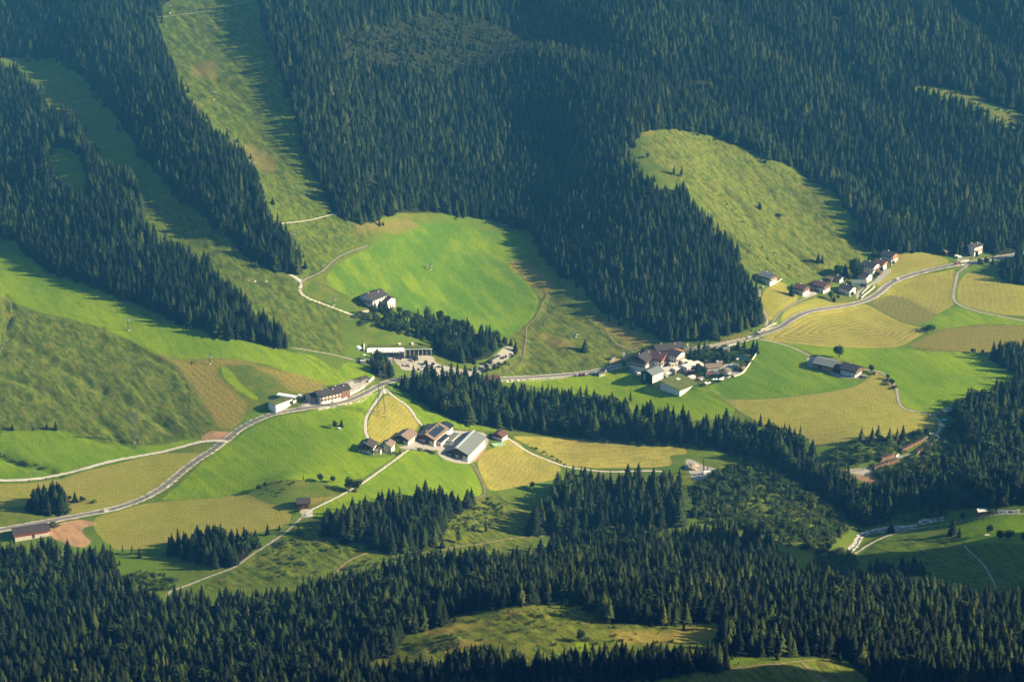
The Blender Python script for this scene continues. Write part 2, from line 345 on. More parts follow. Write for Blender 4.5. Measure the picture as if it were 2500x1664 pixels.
zone('rough', 'A 1150,0 1720,0 1900,400 2000,800 2200,1280 2290,1470 E 60,-60 300,0 -30,270 -100,350 D 2090,350 2075,280 1950,30 A 1780,1300 1600,960 1280,700 1100,330', .3)
zone('rough', 'A 980,1568 1010,1360 1400,1480 1500,1568 D 1650,170 1900,330 2070,350 2050,460 2352,590 2352,890 1970,830 1680,530 1420,290 1000,60', .3)
zone('rough', 'I 1150,740 1300,640 1550,560 1900,600 2352,640 2400,980 2000,1020 1700,930 1300,930', .05)  # low tint puts the hollow's shade into the ground colour
print('terrain ready')
# ------------------------------------------------------------------ materials
class NT:
    def __init__(s, name, rough=.9, spec=.2):
        s.m = bpy.data.materials.new(name); s.m.use_nodes = True; s.t = s.m.node_tree; s.t.nodes.clear()
        s.out = s.t.nodes.new('ShaderNodeOutputMaterial'); s.b = s.t.nodes.new('ShaderNodeBsdfPrincipled')
        s.b.inputs['Roughness'].default_value = rough; s.b.inputs['Specular IOR Level'].default_value = spec
        s.t.links.new(s.b.outputs[0], s.out.inputs['Surface'])
    def set(s, sock, v):
        if hasattr(v, 'links'): s.t.links.new(v, sock)
        else:
            if isinstance(v, tuple) and len(v) == 3 and sock.type == 'RGBA': v = v + (1,)
            sock.default_value = v
    def n(s, ty, out=0, ins=None, **props):
        nd = s.t.nodes.new(ty)
        for k, v in props.items(): setattr(nd, k, v)
        for k, v in (ins or {}).items(): s.set(nd.inputs[k], v)
        return nd.outputs[out]
    def attr(s, name): return s.n('ShaderNodeAttribute', 2, attribute_name=name)
    def math(s, op, a, b=0.0, c=0.0): return s.n('ShaderNodeMath', ins={0: a, 1: b, 2: c}, operation=op)
    def mix(s, f, a, b): return s.n('ShaderNodeMix', 2, ins={0: f, 6: a, 7: b}, data_type='RGBA')
    def ramp(s, x, lo, hi, a=0.0, b=1.0): return s.n('ShaderNodeMapRange', ins={0: x, 1: lo, 2: hi, 3: a, 4: b}, interpolation_type='SMOOTHSTEP')
    def noise(s, scale, detail=3.0, vec=None, rough=.55, out=0):
        ins = {'Scale': scale, 'Detail': detail, 'Roughness': rough}
        if vec is not None: ins['Vector'] = vec
        return s.n('ShaderNodeTexNoise', out, ins)
    def pos(s, sc=None, rot=0.0):
        p = s.n('ShaderNodeNewGeometry', 0)
        if sc is None: return p
        return s.n('ShaderNodeMapping', ins={0: p, 2: (0, 0, rot), 3: sc}, vector_type='TEXTURE')
    def bump(s, h, strength, dist):
        s.set(s.b.inputs['Normal'], s.n('ShaderNodeBump', ins={'Height': h, 'Strength': strength, 'Distance': dist}))
    def col(s, v): s.set(s.b.inputs['Base Color'], v); return s.m
MATS = {}
def mat(name, c, rough=.85, spec=.2, var=.12, scale=.6, metal=0.0):
    """plain material with mottled colour"""
    if name in MATS: return MATS[name]
    t = NT(name, rough, spec); t.b.inputs['Metallic'].default_value = metal
    nz = t.noise(scale, 4, t.n('ShaderNodeTexCoord', 3))
    f = t.ramp(nz, .3, .7)
    MATS[name] = t.col(t.mix(f, tuple(x * (1 - var) for x in c), tuple(min(1, x * (1 + var)) for x in c)))
    return MATS[name]

def ground_material():
    t = NT('ground_cover', .95, .08)
    P = t.pos()
    big = t.noise(.012, 3, P); mid = t.noise(.07, 4, P); fine = t.noise(.55, 4, P, .65); xf = t.noise(1.6, 3, P, .6)
    along = t.noise(.16, 4, t.pos((3.5, 1, 1), -.96))
    wob = t.math('MULTIPLY', t.math('SUBTRACT', mid, .5), 3.0)
    wob2 = t.math('MULTIPLY', t.math('SUBTRACT', fine, .5), 2.2)
    def fac(name, soft=.7, w=None):
        a = t.attr(name)
        if w is not None: a = t.math('ADD', a, w)
        return t.ramp(a, -soft, soft)
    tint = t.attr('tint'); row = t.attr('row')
    # short pasture everywhere else
    base = t.mix(t.ramp(mid, .35, .68), (.075, .125, .014), (.135, .150, .022))
    base = t.mix(t.ramp(big, .4, .7), base, (.095, .165, .014))
    base = t.mix(t.math('MULTIPLY', t.ramp(fine, .5, .75), .5), base, (.05, .07, .018))
    # rough hummocky pasture: ridges along the slope, tussocks, worn yellow patches
    ter = t.noise(.30, 4, t.pos((4.0, 1, 1), -.96), .65); tuf = t.noise(.9, 4, P, .7)
    rg = t.mix(t.ramp(ter, .36, .64), t.mix(tint, (.040, .080, .010), (.070, .098, .015)), t.mix(tint, (.110, .155, .014), (.190, .195, .026)))
    rg = t.mix(t.math('MULTIPLY', t.math('MULTIPLY', t.ramp(mid, .52, .74), tint), .8), rg, (.185, .155, .045))
    rg = t.mix(t.math('MULTIPLY', t.ramp(tuf, .48, .68), .7), rg, (.024, .044, .010))
    col = t.mix(fac('rough', 6.0, t.math('MULTIPLY', wob, 3.0)), base, rg)
    # vivid meadow: broad tonal bands, mowing streaks and tufts
    strk = t.noise(.20, 4, t.pos((7, 1, 1), -.96), .6); strk2 = t.noise(.055, 3, t.pos((5, 1, 1), -.96)); fin2 = t.noise(1.1, 4, t.pos((2, 1, 1), -.9), .7)
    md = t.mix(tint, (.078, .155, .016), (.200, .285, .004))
    md = t.mix(t.math('MULTIPLY', t.ramp(strk2, .38, .62), .55), md, (.235, .300, .008))
    md = t.mix(t.math('MULTIPLY', t.ramp(big, .40, .66), .55), md, t.mix(tint, (.045, .125, .009), (.110, .200, .006)))
    spk = t.noise(.30, 4, t.pos((2.2, 1, 1), -.96), .7)
    md = t.mix(t.math('MULTIPLY', t.ramp(strk, .42, .68), .5), md, (.060, .140, .009))
    md = t.mix(t.math('MULTIPLY', t.ramp(spk, .50, .70), .32), md, (.045, .110, .009))
    md = t.mix(t.math('MULTIPLY', t.ramp(spk, .48, .30), .30), md, (.200, .270, .020))
    md = t.mix(t.math('MULTIPLY', t.ramp(fin2, .45, .75), .32), md, (.045, .105, .009))
    md = t.mix(t.math('MULTIPLY', t.ramp(fine, .56, .78), .30), md, (.165, .200, .022))
    rows = t.ramp(t.math('SINE', t.math('MULTIPLY', t.math('ADD', row, t.math('MULTIPLY', mid, 2.2)), 6.2832)), -.4, .9)
    hasrow = t.ramp(t.math('ABSOLUTE', row), .001, .02)
    col = t.mix(fac('mead', 1.1, t.math('ADD', t.math('MULTIPLY', wob, .7), t.math('MULTIPLY', wob2, .45))), col, md)
    # mown hay ground
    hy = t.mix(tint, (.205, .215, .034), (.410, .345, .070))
    hy = t.mix(t.math('MULTIPLY', t.ramp(mid, .38, .68), .6), hy, (.180, .200, .024))
    hy = t.mix(t.math('MULTIPLY', t.ramp(big, .42, .68), .55), hy, (.255, .215, .055))
    hy = t.mix(t.math('MULTIPLY', t.math('MULTIPLY', rows, hasrow), t.ramp(strk, .30, .70, .05, .50)), hy, (.150, .150, .026))
    hy = t.mix(t.math('MULTIPLY', t.ramp(fin2, .42, .70), .45), hy, (.150, .145, .030))
    hy = t.mix(t.math('MULTIPLY', t.ramp(fine, .56, .80), .40), hy, (.380, .310, .085))
    sw = t.attr('swath')
    swv = t.math('ADD', t.math('MULTIPLY', sw, .19), t.math('MULTIPLY', t.math('SUBTRACT', mid, .5), 1.0))
    swl = t.ramp(t.math('SINE', t.math('MULTIPLY', swv, 6.2832)), .68, .98)
    swl = t.math('MULTIPLY', t.math('MULTIPLY', swl, t.ramp(sw, 2.0, 5.0)), t.ramp(fine, .25, .5, .45, 1.0))
    hy = t.mix(t.math('MULTIPLY', swl, t.ramp(big, .30, .62, .12, .8)), hy, (.066, .078, .020))
    col = t.mix(fac('hay', .9, t.math('ADD', t.math('MULTIPLY', wob, .6), t.math('MULTIPLY', wob2, .3))), col, hy)
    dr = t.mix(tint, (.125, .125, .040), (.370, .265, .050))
    dr = t.mix(t.ramp(fine, .38, .68), dr, t.mix(tint, (.085, .095, .028), (.210, .175, .040)))
    dr = t.mix(t.math('MULTIPLY', t.math('MULTIPLY', rows, hasrow), .3), dr, (.09, .09, .03))
    dr = t.mix(t.math('MULTIPLY', t.ramp(fin2, .45, .7), .5), dr, (.07, .08, .022))
    col = t.mix(t.math('MULTIPLY', fac('dry', 4.5, t.math('ADD', t.math('MULTIPLY', wob, 2.6), wob2)), .85), col, dr)
    # forest floor
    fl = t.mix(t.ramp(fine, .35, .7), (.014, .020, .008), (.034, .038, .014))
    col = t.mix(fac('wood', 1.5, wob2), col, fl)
    dt = t.mix(tint, (.230, .155, .085), (.460, .265, .125))
    dt = t.mix(t.ramp(along, .4, .7), dt, (.27, .18, .105))
    dt = t.mix(t.math('MULTIPLY', t.ramp(fine, .45, .7), .5), dt, (.20, .13, .08))
    col = t.mix(fac('dirt', .9, wob2), col, dt)
    gv = t.mix(tint, (.190, .198, .205), (.52, .47, .38))  # blue-grey low end stands in for shade on the station yard
    gv = t.mix(t.math('MULTIPLY', t.ramp(fine, .4, .75), .5), gv, t.mix(tint, (.15, .15, .15), (.34, .30, .24)))
    gv = t.mix(t.math('MULTIPLY', t.ramp(tuf, .55, .75), .35), gv, (.13, .13, .08))
    col = t.mix(fac('gravel', .8, t.math('MULTIPLY', wob2, .7)), col, gv)
    hgt = t.math('ADD', t.math('MULTIPLY', fine, .6), t.math('MULTIPLY', xf, .35))
    t.bump(t.math('ADD', hgt, t.math('MULTIPLY', tuf, .5)), .8, 1.5)
    return t.col(col)

def foliage(name, dark, light, hue=(.1, .1, .02), scale=2.0):
    t = NT(name, .9, .12)
    r = t.n('ShaderNodeObjectInfo', 5)
    nz = t.noise(scale, 2, t.n('ShaderNodeTexCoord', 3))
    c = t.mix(t.math('MULTIPLY_ADD', r, .65, t.math('MULTIPLY', nz, .4)), dark, light)
    c = t.mix(t.ramp(r, .86, 1.0, 0, .6), c, hue)
    return t.col(c)
M_SPRUCE = foliage('spruce_needles', (.0042, .0115, .005), (.0135, .0245, .0085), (.026, .037, .011))
M_LARCH = foliage('larch_needles', (.030, .052, .012), (.062, .082, .020), (.085, .085, .024))
M_SPRUCE2 = foliage('light_spruce_needles', (.014, .030, .009), (.036, .058, .014), (.052, .062, .016))
M_LEAF = foliage('broad_leaves', (.016, .034, .011), (.042, .070, .018), (.07, .09, .025))
M_SHRUB = foliage('shrub_leaves', (.030, .062, .018), (.085, .130, .030), (.12, .13, .035))
M_BARK = mat('bark', (.085, .065, .048), .95, .1, .3, 3)
M_GRAVEL = mat('pale_gravel', (.50, .46, .38), .95, .1, .12, .5)
M_TRACK = mat('track_gravel', (.27, .245, .20), .95, .1, .2, .4)
M_EARTH = mat('earth_track', (.20, .155, .095), .95, .1, .25, .3)

# ------------------------------------------------------------------ object helpers
def link(name, me, parent=None):
    o = bpy.data.objects.new(name, me); COL.objects.link(o)
    if parent is not None: o.parent = parent
    return o
def tag(o, label=None, cat=None, group=None, kind=None):
    if label: o['label'] = label
    if cat: o['category'] = cat
    if group: o['group'] = group
    if kind: o['kind'] = kind
    return o
def thing(name, label, cat, loc, rz=0.0, group=None):
    o = link(name, None); o.location = loc; o.rotation_euler = (0, 0, rz); o.empty_display_size = 1
    return tag(o, label, cat, group)
class MB:
    """collects faces, becomes one mesh"""
    def __init__(s): s.v = []; s.f = []; s.m = []
    def add(s, V, F, mi=0):
        b = len(s.v); s.v += [tuple(p) for p in V]; s.f += [tuple(b + i for i in f) for f in F]; s.m += [mi] * len(F)
    def box(s, x0, x1, y0, y1, z0, z1, mi=0):
        s.add([(x0, y0, z0), (x1, y0, z0), (x1, y1, z0), (x0, y1, z0), (x0, y0, z1), (x1, y0, z1), (x1, y1, z1), (x0, y1, z1)],
              [(0, 3, 2, 1), (4, 5, 6, 7), (0, 1, 5, 4), (1, 2, 6, 5), (2, 3, 7, 6), (3, 0, 4, 7)], mi)
    def bar(s, a, b, w, mi=0, w2=None):
        a = Vector(a); b = Vector(b); d = (b - a).normalized(); u = d.orthogonal().normalized(); v = d.cross(u); w2 = w if w2 is None else w2
        V = [a + (u * i + v * j) * w / 2 for i, j in ((-1, -1), (1, -1), (1, 1), (-1, 1))] + [b + (u * i + v * j) * w2 / 2 for i, j in ((-1, -1), (1, -1), (1, 1), (-1, 1))]
        s.add(V, [(0, 3, 2, 1), (4, 5, 6, 7), (0, 1, 5, 4), (1, 2, 6, 5), (2, 3, 7, 6), (3, 0, 4, 7)], mi)
    def tube(s, a, b, r0, r1, n=8, mi=0, cap=True):
        a = Vector(a); b = Vector(b); d = (b - a).normalized(); u = d.orthogonal().normalized(); v = d.cross(u)
        V = []
        for p, r in ((a, r0), (b, r1)):
            V += [p + (u * math.cos(2 * math.pi * k / n) + v * math.sin(2 * math.pi * k / n)) * r for k in range(n)]
        F = [(k, (k + 1) % n, n + (k + 1) % n, n + k) for k in range(n)]
        if cap: F += [tuple(range(n - 1, -1, -1)), tuple(range(n, 2 * n))]
        s.add(V, F, mi)
    def prism(s, pts, z0, z1, mi=0):
        n = len(pts); s.add([(x, y, z0) for x, y in pts] + [(x, y, z1) for x, y in pts],
              [tuple(range(n - 1, -1, -1)), tuple(range(n, 2 * n))] + [(k, (k + 1) % n, n + (k + 1) % n, n + k) for k in range(n)], mi)
    def blob(s, c, r, seed=0, n=7, m=5, mi=0, rough=.2):
        g = random.Random(seed); V = []; 
        for j in range(m + 1):
            th = math.pi * j / m
            for k in range(n):
                ph = 2 * math.pi * k / n + .3 * j; q = 1 + g.uniform(-rough, rough)
                V.append((c[0] + r[0] * q * math.sin(th) * math.cos(ph), c[1] + r[1] * q * math.sin(th) * math.sin(ph), c[2] + r[2] * q * math.cos(th)))
        F = [(j * n + k, (j + 1) * n + k, (j + 1) * n + (k + 1) % n, j * n + (k + 1) % n) for j in range(m) for k in range(n)]
        s.add(V, F, mi)
    def mesh(s, name, mats):
        me = bpy.data.meshes.new(name); me.from_pydata(s.v, [], s.f)
        for m in (mats if isinstance(mats, (list, tuple)) else [mats]): me.materials.append(m)
        if any(s.m): me.polygons.foreach_set('material_index', s.m)
        me.update(); return me
    def build(s, name, mats, parent=None): return link(name, s.mesh(name, mats), parent)

# ------------------------------------------------------------------ forests: stands traced as footprints of the trees
# (outline, spacing, lowest, highest, share of larch, share of broadleaf, name of the stand)
STANDS = [
 ('A -900,-60 1130,-60 1130,0 1070,130 1110,330 1210,560 1290,740 1430,880 1590,980 1700,1140 1770,1310 1850,1510 D 1960,90 2050,230 2070,330 1900,325 1700,235 1640,170 1500,30 A 1400,1480 1250,1370 1130,1240 970,1060 830,850 680,650 560,520 400,400 200,390 -900,420', 4.9, 13, 20.5, .02, 0, 'upper left'),
 ('A -900,480 130,500 240,640 340,770 480,810 560,920 620,1040 690,1160 850,1190 930,1280 970,1420 980,1568 D 1000,60 1130,150 1240,230 1420,320 1560,460 1680,560 1700,640 1850,690 1960,800 1965,855 1800,812 1500,755 1300,695 1100,610 850,510 600,405 300,300 200,215 100,105 -900,-120', 4.9, 13, 21, .02, 0, 'left slope'),
 ('A 1780,-60 1800,180 1880,400 1960,600 2010,760 2080,1010 2130,1160 2220,1290 2250,1410 2310,1500 B 60,1510 150,1540 250,1500 400,1450 620,1450 900,1480 1150,1530 1300,1580 E 1350,120 1400,230 1500,350 1650,390 1700,490 1790,600 1900,640 2000,660 2130,740 2180,785 2352,815 F 0,800 100,795 200,775 350,745 500,695 580,650 540,570 490,440 430,330 410,240 350,160 250,80 C 220,1568 140,1500 60,1400 20,1300 B 2250,1380 2100,1270 2000,1150 1960,1060 2020,960 2070,900 C 0,880 250,940 450,1015 600,1085 800,1155 900,1245 1040,1305 1150,1450 1280,1568 F 1180,70 1300,170 1500,195 1720,185 1900,215 1960,180 2060,175 2200,195 2450,165 F 3300,150 C 3300,1568 3300,-100 0,-100 B 0,-100', 4.6, 12, 19, .07, 0, 'far slope'),
 ('F 2220,300 2290,230 2420,240 2420,400 2300,400 2200,370 2170,320', 5.8, 15, 21, 0, 0, 'right road'),
 ('c 350,300 520,290 780,390 1200,450 1500,560 1540,620 1500,760 1250,770 900,680 700,640 450,560 300,470', 6.4, 10, 15, .05, .85, 'grove'),
 ('c 1540,600 1700,640 2060,690 2100,830 1950,970 1650,1035 1400,1020 1235,950 1190,850 1300,720', 6.0, 14, 19, 0, .05, 'spruce grove'),
 ('c 290,1060 400,990 520,1060 610,1220 480,1260 360,1240', 5.3, 11, 15, .35, .2, 'station clump'),
 ('c 1680,1150 2000,1060 2280,900 2330,960 2240,1060 2050,1150 1850,1200', 4.9, 4, 7, 0, .9, 'hedge'),
 ('E 400,1090 520,1075 700,1085 760,1070 860,1095 900,1130 1150,1160 1300,1190 1560,1240 1850,1300 2100,1350 2352,1390 F 0,1390 150,1400 350,1440 540,1470 800,1500 900,1568 I 800,50 870,120 1000,250 1080,330 980,330 800,200 600,100 400,30 200,-30 E 2352,1490 2000,1470 1700,1455 1400,1425 1150,1400 900,1355 700,1285 500,1180', 6.0, 17, 26, .04, .08, 'stream belt'),
 ('F 2130,920 2200,890 2450,880 3200,860 3200,1568 I 3200,330 2500,350 2100,385 1900,385 1700,375 1520,390 1460,330 1380,260 1500,200 1700,150 1850,100 F 1980,1568 1900,1420 1880,1300 1980,1230 2130,1180 2270,1130 2330,1040', 5.8, 14, 22, .05, .16, 'right slope'),
 ('I 870,60 960,120 1100,200 1250,280 1450,270 1500,390 1400,480 1230,510 1150,460 1050,360 960,300', 5.8, 15, 24, .12, .05, 'gorge'),
 ('H 0,450 330,350 540,330 720,340 920,350 830,400 730,480 700,600 560,680 300,690 150,625 0,610 G 2200,580 2230,490 2330,460', 6.3, 15, 23, .06, .03, 'middle stand'),
 ('H 1400,430 1500,260 1600,230 1800,250 2100,230 2352,250 I 60,290 40,420 H 2352,500 2200,525 1900,535 1400,575 1300,560 1350,460', 6.5, 16, 25, .10, .02, 'track stand'),
 ('G -700,720 200,720 330,700 430,690 490,770 640,760 760,740 800,820 820,950 960,1010 1000,1060 1100,1080 1300,1060 1700,1035 2100,1000 2352,930 H 0,930 400,840 640,810 850,780 1000,790 1180,800 1380,720 1500,660 1700,640 2000,620 2352,640 I 200,580 420,600 560,640 620,720 800,835 950,925 1100,945 1300,965 1700,955 2000,1025 2200,1025 2450,1060 3100,1060 I 3100,1700 1350,1700 1320,1568 1200,1480 1130,1410 1000,1400 600,1400 300,1400 280,1210 270,1155 0,1180 H 2200,1180 1820,1150 1560,1000 1400,1030 800,1100 740,1160 560,1230 420,1250 370,1380 270,1400 180,1440 180,1700 G -700,1700', 5.8, 15, 23, .09, .05, 'lower forest'),
 ('G 230,345 300,320 430,330 470,400 450,430 330,420 240,415', 4.9, 15, 20, 0, 0, 'roadside clump'),
 ('G 1120,700 1250,640 1420,600 1600,620 1750,640 1700,700 1600,780 1480,790 1250,720', 5.8, 13, 22, .05, .02, 'hay corner'),
 ('I 1260,800 1420,770 1600,790 1720,900 1760,1000 1300,985', 5.6, 9, 16, .05, .1, 'hollow'),
 ('I 60,240 350,110 520,60 700,210 900,330 1080,460 1150,520 1000,700 700,640 560,550 200,480 60,420', 9.5, 4, 13, .18, .35, 'scrub'),
 ('H 170,1700 190,1540 400,1530 700,1510 800,1450 1000,1430 1220,1460 1270,1540 1290,1700', 5.3, 14, 20, .02, 0, 'bottom left strip'),
 ('H 1300,1700 1340,1470 1500,1460 1700,1430 2000,1430 2352,1425 I 330,1420 330,1490 0,1500 H 2300,1540 1700,1580 1500,1700', 5.1, 14, 20, .03, 0, 'bottom right strip'),
]
YOUNG = ['B -20,250 300,170 700,90 1000,140 1350,260 1500,320 1300,400 1100,470 900,500 600,520 300,480 0,420', 'C 1560,570 1850,600 2100,700 2380,800 2380,870 2150,850 1950,730 1700,640']
GAPS = ['A 330,1000 560,1050 610,1300 640,1450 480,1350 350,1220', 'H 780,840 860,840 850,900 790,900', 'C 1850,60 2050,180 2000,240 1880,160',
        'I 1150,740 1300,650 1500,580 1900,600 2352,640 2400,960 2100,960 1900,860 1600,800 1300,830', 'C 1560,600 1700,580 1900,610 2100,690 2370,790 2370,900 2200,880 2050,790 1900,710 1700,670']
def inside(P, x, y):
    ins = np.zeros(x.shape, bool)
    for a, b in zip(P, np.roll(P, -1, 0)):
        ins ^= ((a[1] > y) != (b[1] > y)) & (x < (b[0] - a[0]) * (y - a[1]) / (b[1] - a[1] + 1e-12) + a[0])
    return ins
YP = [G(s)[:, :2] for s in YOUNG]; GP = [G(s)[:, :2] for s in GAPS]
HN = vnoise(28, 5); HN2 = vnoise(13, 6); HN3 = vnoise(40, 8); LIGHT = [G(s)[:, :2] for s in ('B 900,1060 1150,1010 1400,1110 1700,1380 1800,1568 1500,1568 1250,1280', 'B 1250,280 1600,330 1500,420 1250,400', 'C 1100,0 1500,150 1900,150 2100,330 1700,300 1250,180', 'C 1700,1300 2000,1250 2352,1350 2352,1568 1700,1500')]
def at_grid(A, x, y):
    return A[np.clip(((y - GY[0]) / STEP).astype(int), 0, len(GY) - 1), np.clip(((x - GX[0]) / STEP).astype(int), 0, len(GX) - 1)]
trees = []
for s, sp, h0, h1, larch, broad, name in STANDS:
    P = GS(s, 45)[:, :2]; sl, d = poly_sdf(P)
    for g in GP: d = np.where(inside(g, XX[sl], YY[sl]), -8, d)
    if name not in ('hedge', 'grove', 'scrub'): ATT['wood'][sl] = np.maximum(ATT['wood'][sl], np.clip(d, -8, 8))
    lo = np.maximum(P.min(0), [GX[0], GY[0]]); hi = np.minimum(P.max(0), [GX[-1], GY[-1]])
    x, y = np.meshgrid(np.arange(lo[0], hi[0], sp), np.arange(lo[1], hi[1], sp)); x = x + (np.arange(x.shape[0])[:, None] % 2) * sp / 2
    x = x + rng.uniform(-.42, .42, x.shape) * sp; y = y + rng.uniform(-.42, .42, y.shape) * sp
    k = inside(P, x, y)
    for g in GP: k &= ~inside(g, x, y)
    x = x[k]; y = y[k]
    k = rng.random(len(x)) > .10 + .30 * (at_grid(HN, x, y) < -.5) + .5 * (at_grid(HN2, x, y) < -.72); x = x[k]; y = y[k]
    h = h0 + (h1 - h0) * np.clip(.45 + .35 * at_grid(HN, x, y) + rng.normal(0, .28, len(x)), -.25, 1.25)
    keepy = np.ones(len(x), bool)
    for yp in YP:
        k = inside(yp, x, y); h = np.where(k, h * rng.uniform(.28, .55, len(h)), h); keepy[k] &= rng.random(k.sum()) < .7
    x, y, h = x[keepy], y[keepy], h[keepy]
    q = rng.random(len(x)); lb = larch * (1 + 1.6 * at_grid(HN, y * .5 + 500, x + 2000))
    for lp in LIGHT: lb = np.where(inside(lp, x, y), .35, lb)
    kind = np.where(q < broad, 2, np.where(q < broad + lb, 1, 0))
    for i in range(len(x)): trees.append((x[i], y[i], h[i], kind[i], name))
# young trees straggling out from the forest edges
ex = rng.uniform(GX[0], GX[-1], 60000); ey = rng.uniform(GY[0], GY[-1], 60000)
wd = at_grid(ATT['wood'], ex, ey); k = (wd > -7.5) & (wd < 0) & (rng.random(60000) < .30)
for n_ in ('mead', 'hay', 'gravel', 'dirt'): k &= at_grid(ATT[n_], ex, ey) < -1.5
for x_, y_ in zip(ex[k], ey[k]): trees.append((x_, y_, rng.uniform(2, 9.5), 0, 'edge'))
tx = np.array([t[0] for t in trees]); ty = np.array([t[1] for t in trees]); th = np.array([t[2] for t in trees]); tk = np.array([t[3] for t in trees]); tn = np.array([t[4] for t in trees])
tz = height(tx, ty)
print('trees', len(tx), {n: int((tn == n).sum()) for n in set(tn)})
# ------------------------------------------------------------------ roads, tracks, water: sheets lying on the ground
def spline(P, step=2.5):
    P = np.asarray(P)[:, :2]; Q = np.concatenate([[2 * P[0] - P[1]], P, [2 * P[-1] - P[-2]]]); out = []
    for i in range(len(P) - 1):
        p0, p1, p2, p3 = Q[i:i + 4]; n = max(2, int(np.hypot(*(p2 - p1)) / step))
        for k in range(n):
            a = k / n; out.append(p1 + .5 * a * (p2 - p0 + a * (2 * p0 - 5 * p1 + 4 * p2 - p3 + a * (3 * (p1 - p2) + p3 - p0))))
    out.append(P[-1]); out = np.array(out)
    for _ in range(6): out[1:-1] = .5 * out[1:-1] + .25 * (out[:-2] + out[2:])
    return out
def strip(name, path, offs, mats, lift, ragged=0.0, seed=0):
    """offs: lateral breaks in metres, one material per band between them"""
    g = np.random.default_rng(seed); T = np.gradient(path, axis=0); T /= np.hypot(T[:, 0], T[:, 1])[:, None] + 1e-9
    N = np.stack([-T[:, 1], T[:, 0]], 1); V = []; F = []; MI = []; n = len(offs)
    for i, p in enumerate(path):
        for j, o in enumerate(offs):
            oo = o * (1 + (ragged * g.uniform(-1, 1) if j in (0, n - 1) else 0)); q = p + N[i] * oo
            c = float(height(*(p + N[i] * oo)))
            V.append((q[0], q[1], c + lift - (.10 if j in (0, n - 1) else 0)))
    for i in range(len(path) - 1):
        for j in range(n - 1):
            F.append((i * n + j + 1, i * n + j, (i + 1) * n + j, (i + 1) * n + j + 1)); MI.append(j % len(mats) if len(mats) == n - 1 else 0)
    me = bpy.data.meshes.new(name); me.from_pydata(V, [], F)
    for m in mats: me.materials.append(m)
    if len(mats) == n - 1: me.polygons.foreach_set('material_index', MI)
    me.update(); o = link(name, me); o['kind'] = 'structure'; return o
M_ASPHALT = mat('asphalt', (.165, .157, .142), .9, .2, .12, .3)
M_LINE = mat('road_paint', (.75, .74, .70), .8, .2, .08, 1)
M_SHOULDER = mat('gravel_shoulder', (.42, .38, .29), .95, .1, .22, .3)
ROAD = 'G -60,545 0,528 160,500 320,472 520,434 720,398 880,355 1000,305 1090,255 1170,195 1250,125 1330,65 1440,-8 D 1530,1478 1640,1390 1760,1325 1900,1277 2080,1250 2240,1225 E 30,1205 120,1172 230,1115 300,1080 380,1055 480,1042 640,1045 760,1052 900,1055 1100,1048 1250,1042 1400,1033 1560,1020 1700,1005 1800,985 1900,965 2000,945 2100,915 2200,885 2300,858 F 100,838 200,828 330,805 430,785 560,742 640,715 700,690 760,645 850,598 960,572 1100,555 1200,535 1290,505 1370,455 1430,402 1520,360 1700,307 1900,264 2000,250 2150,225 2300,200 2420,178'
ROADW = np.zeros(XX.shape)
def flatten(path, half, blend=5.0):
    """level the ground across a road"""
    sl, D = line_dist(path, half + blend)
    zs = height(path[:, 0], path[:, 1]); k = np.ones(15) / 15; zs = np.convolve(np.pad(zs, 7, 'edge'), k, 'valid')
    x = XX[sl]; y = YY[sl]; near = np.full(x.shape, 1e9); zt = np.zeros(x.shape)
    for p, z in zip(path[::2], zs[::2]):
        d = (x - p[0]) ** 2 + (y - p[1]) ** 2; m = d < near; near = np.where(m, d, near); zt = np.where(m, z, zt)
    w = np.clip((half + blend - D) / blend, 0, 1); w = w * w * (3 - 2 * w)
    Z[sl] = Z[sl] * (1 - w) + zt * w; ROADW[sl] = np.maximum(ROADW[sl], w)
ROADS = [(ROAD, 'road', 4.6)]
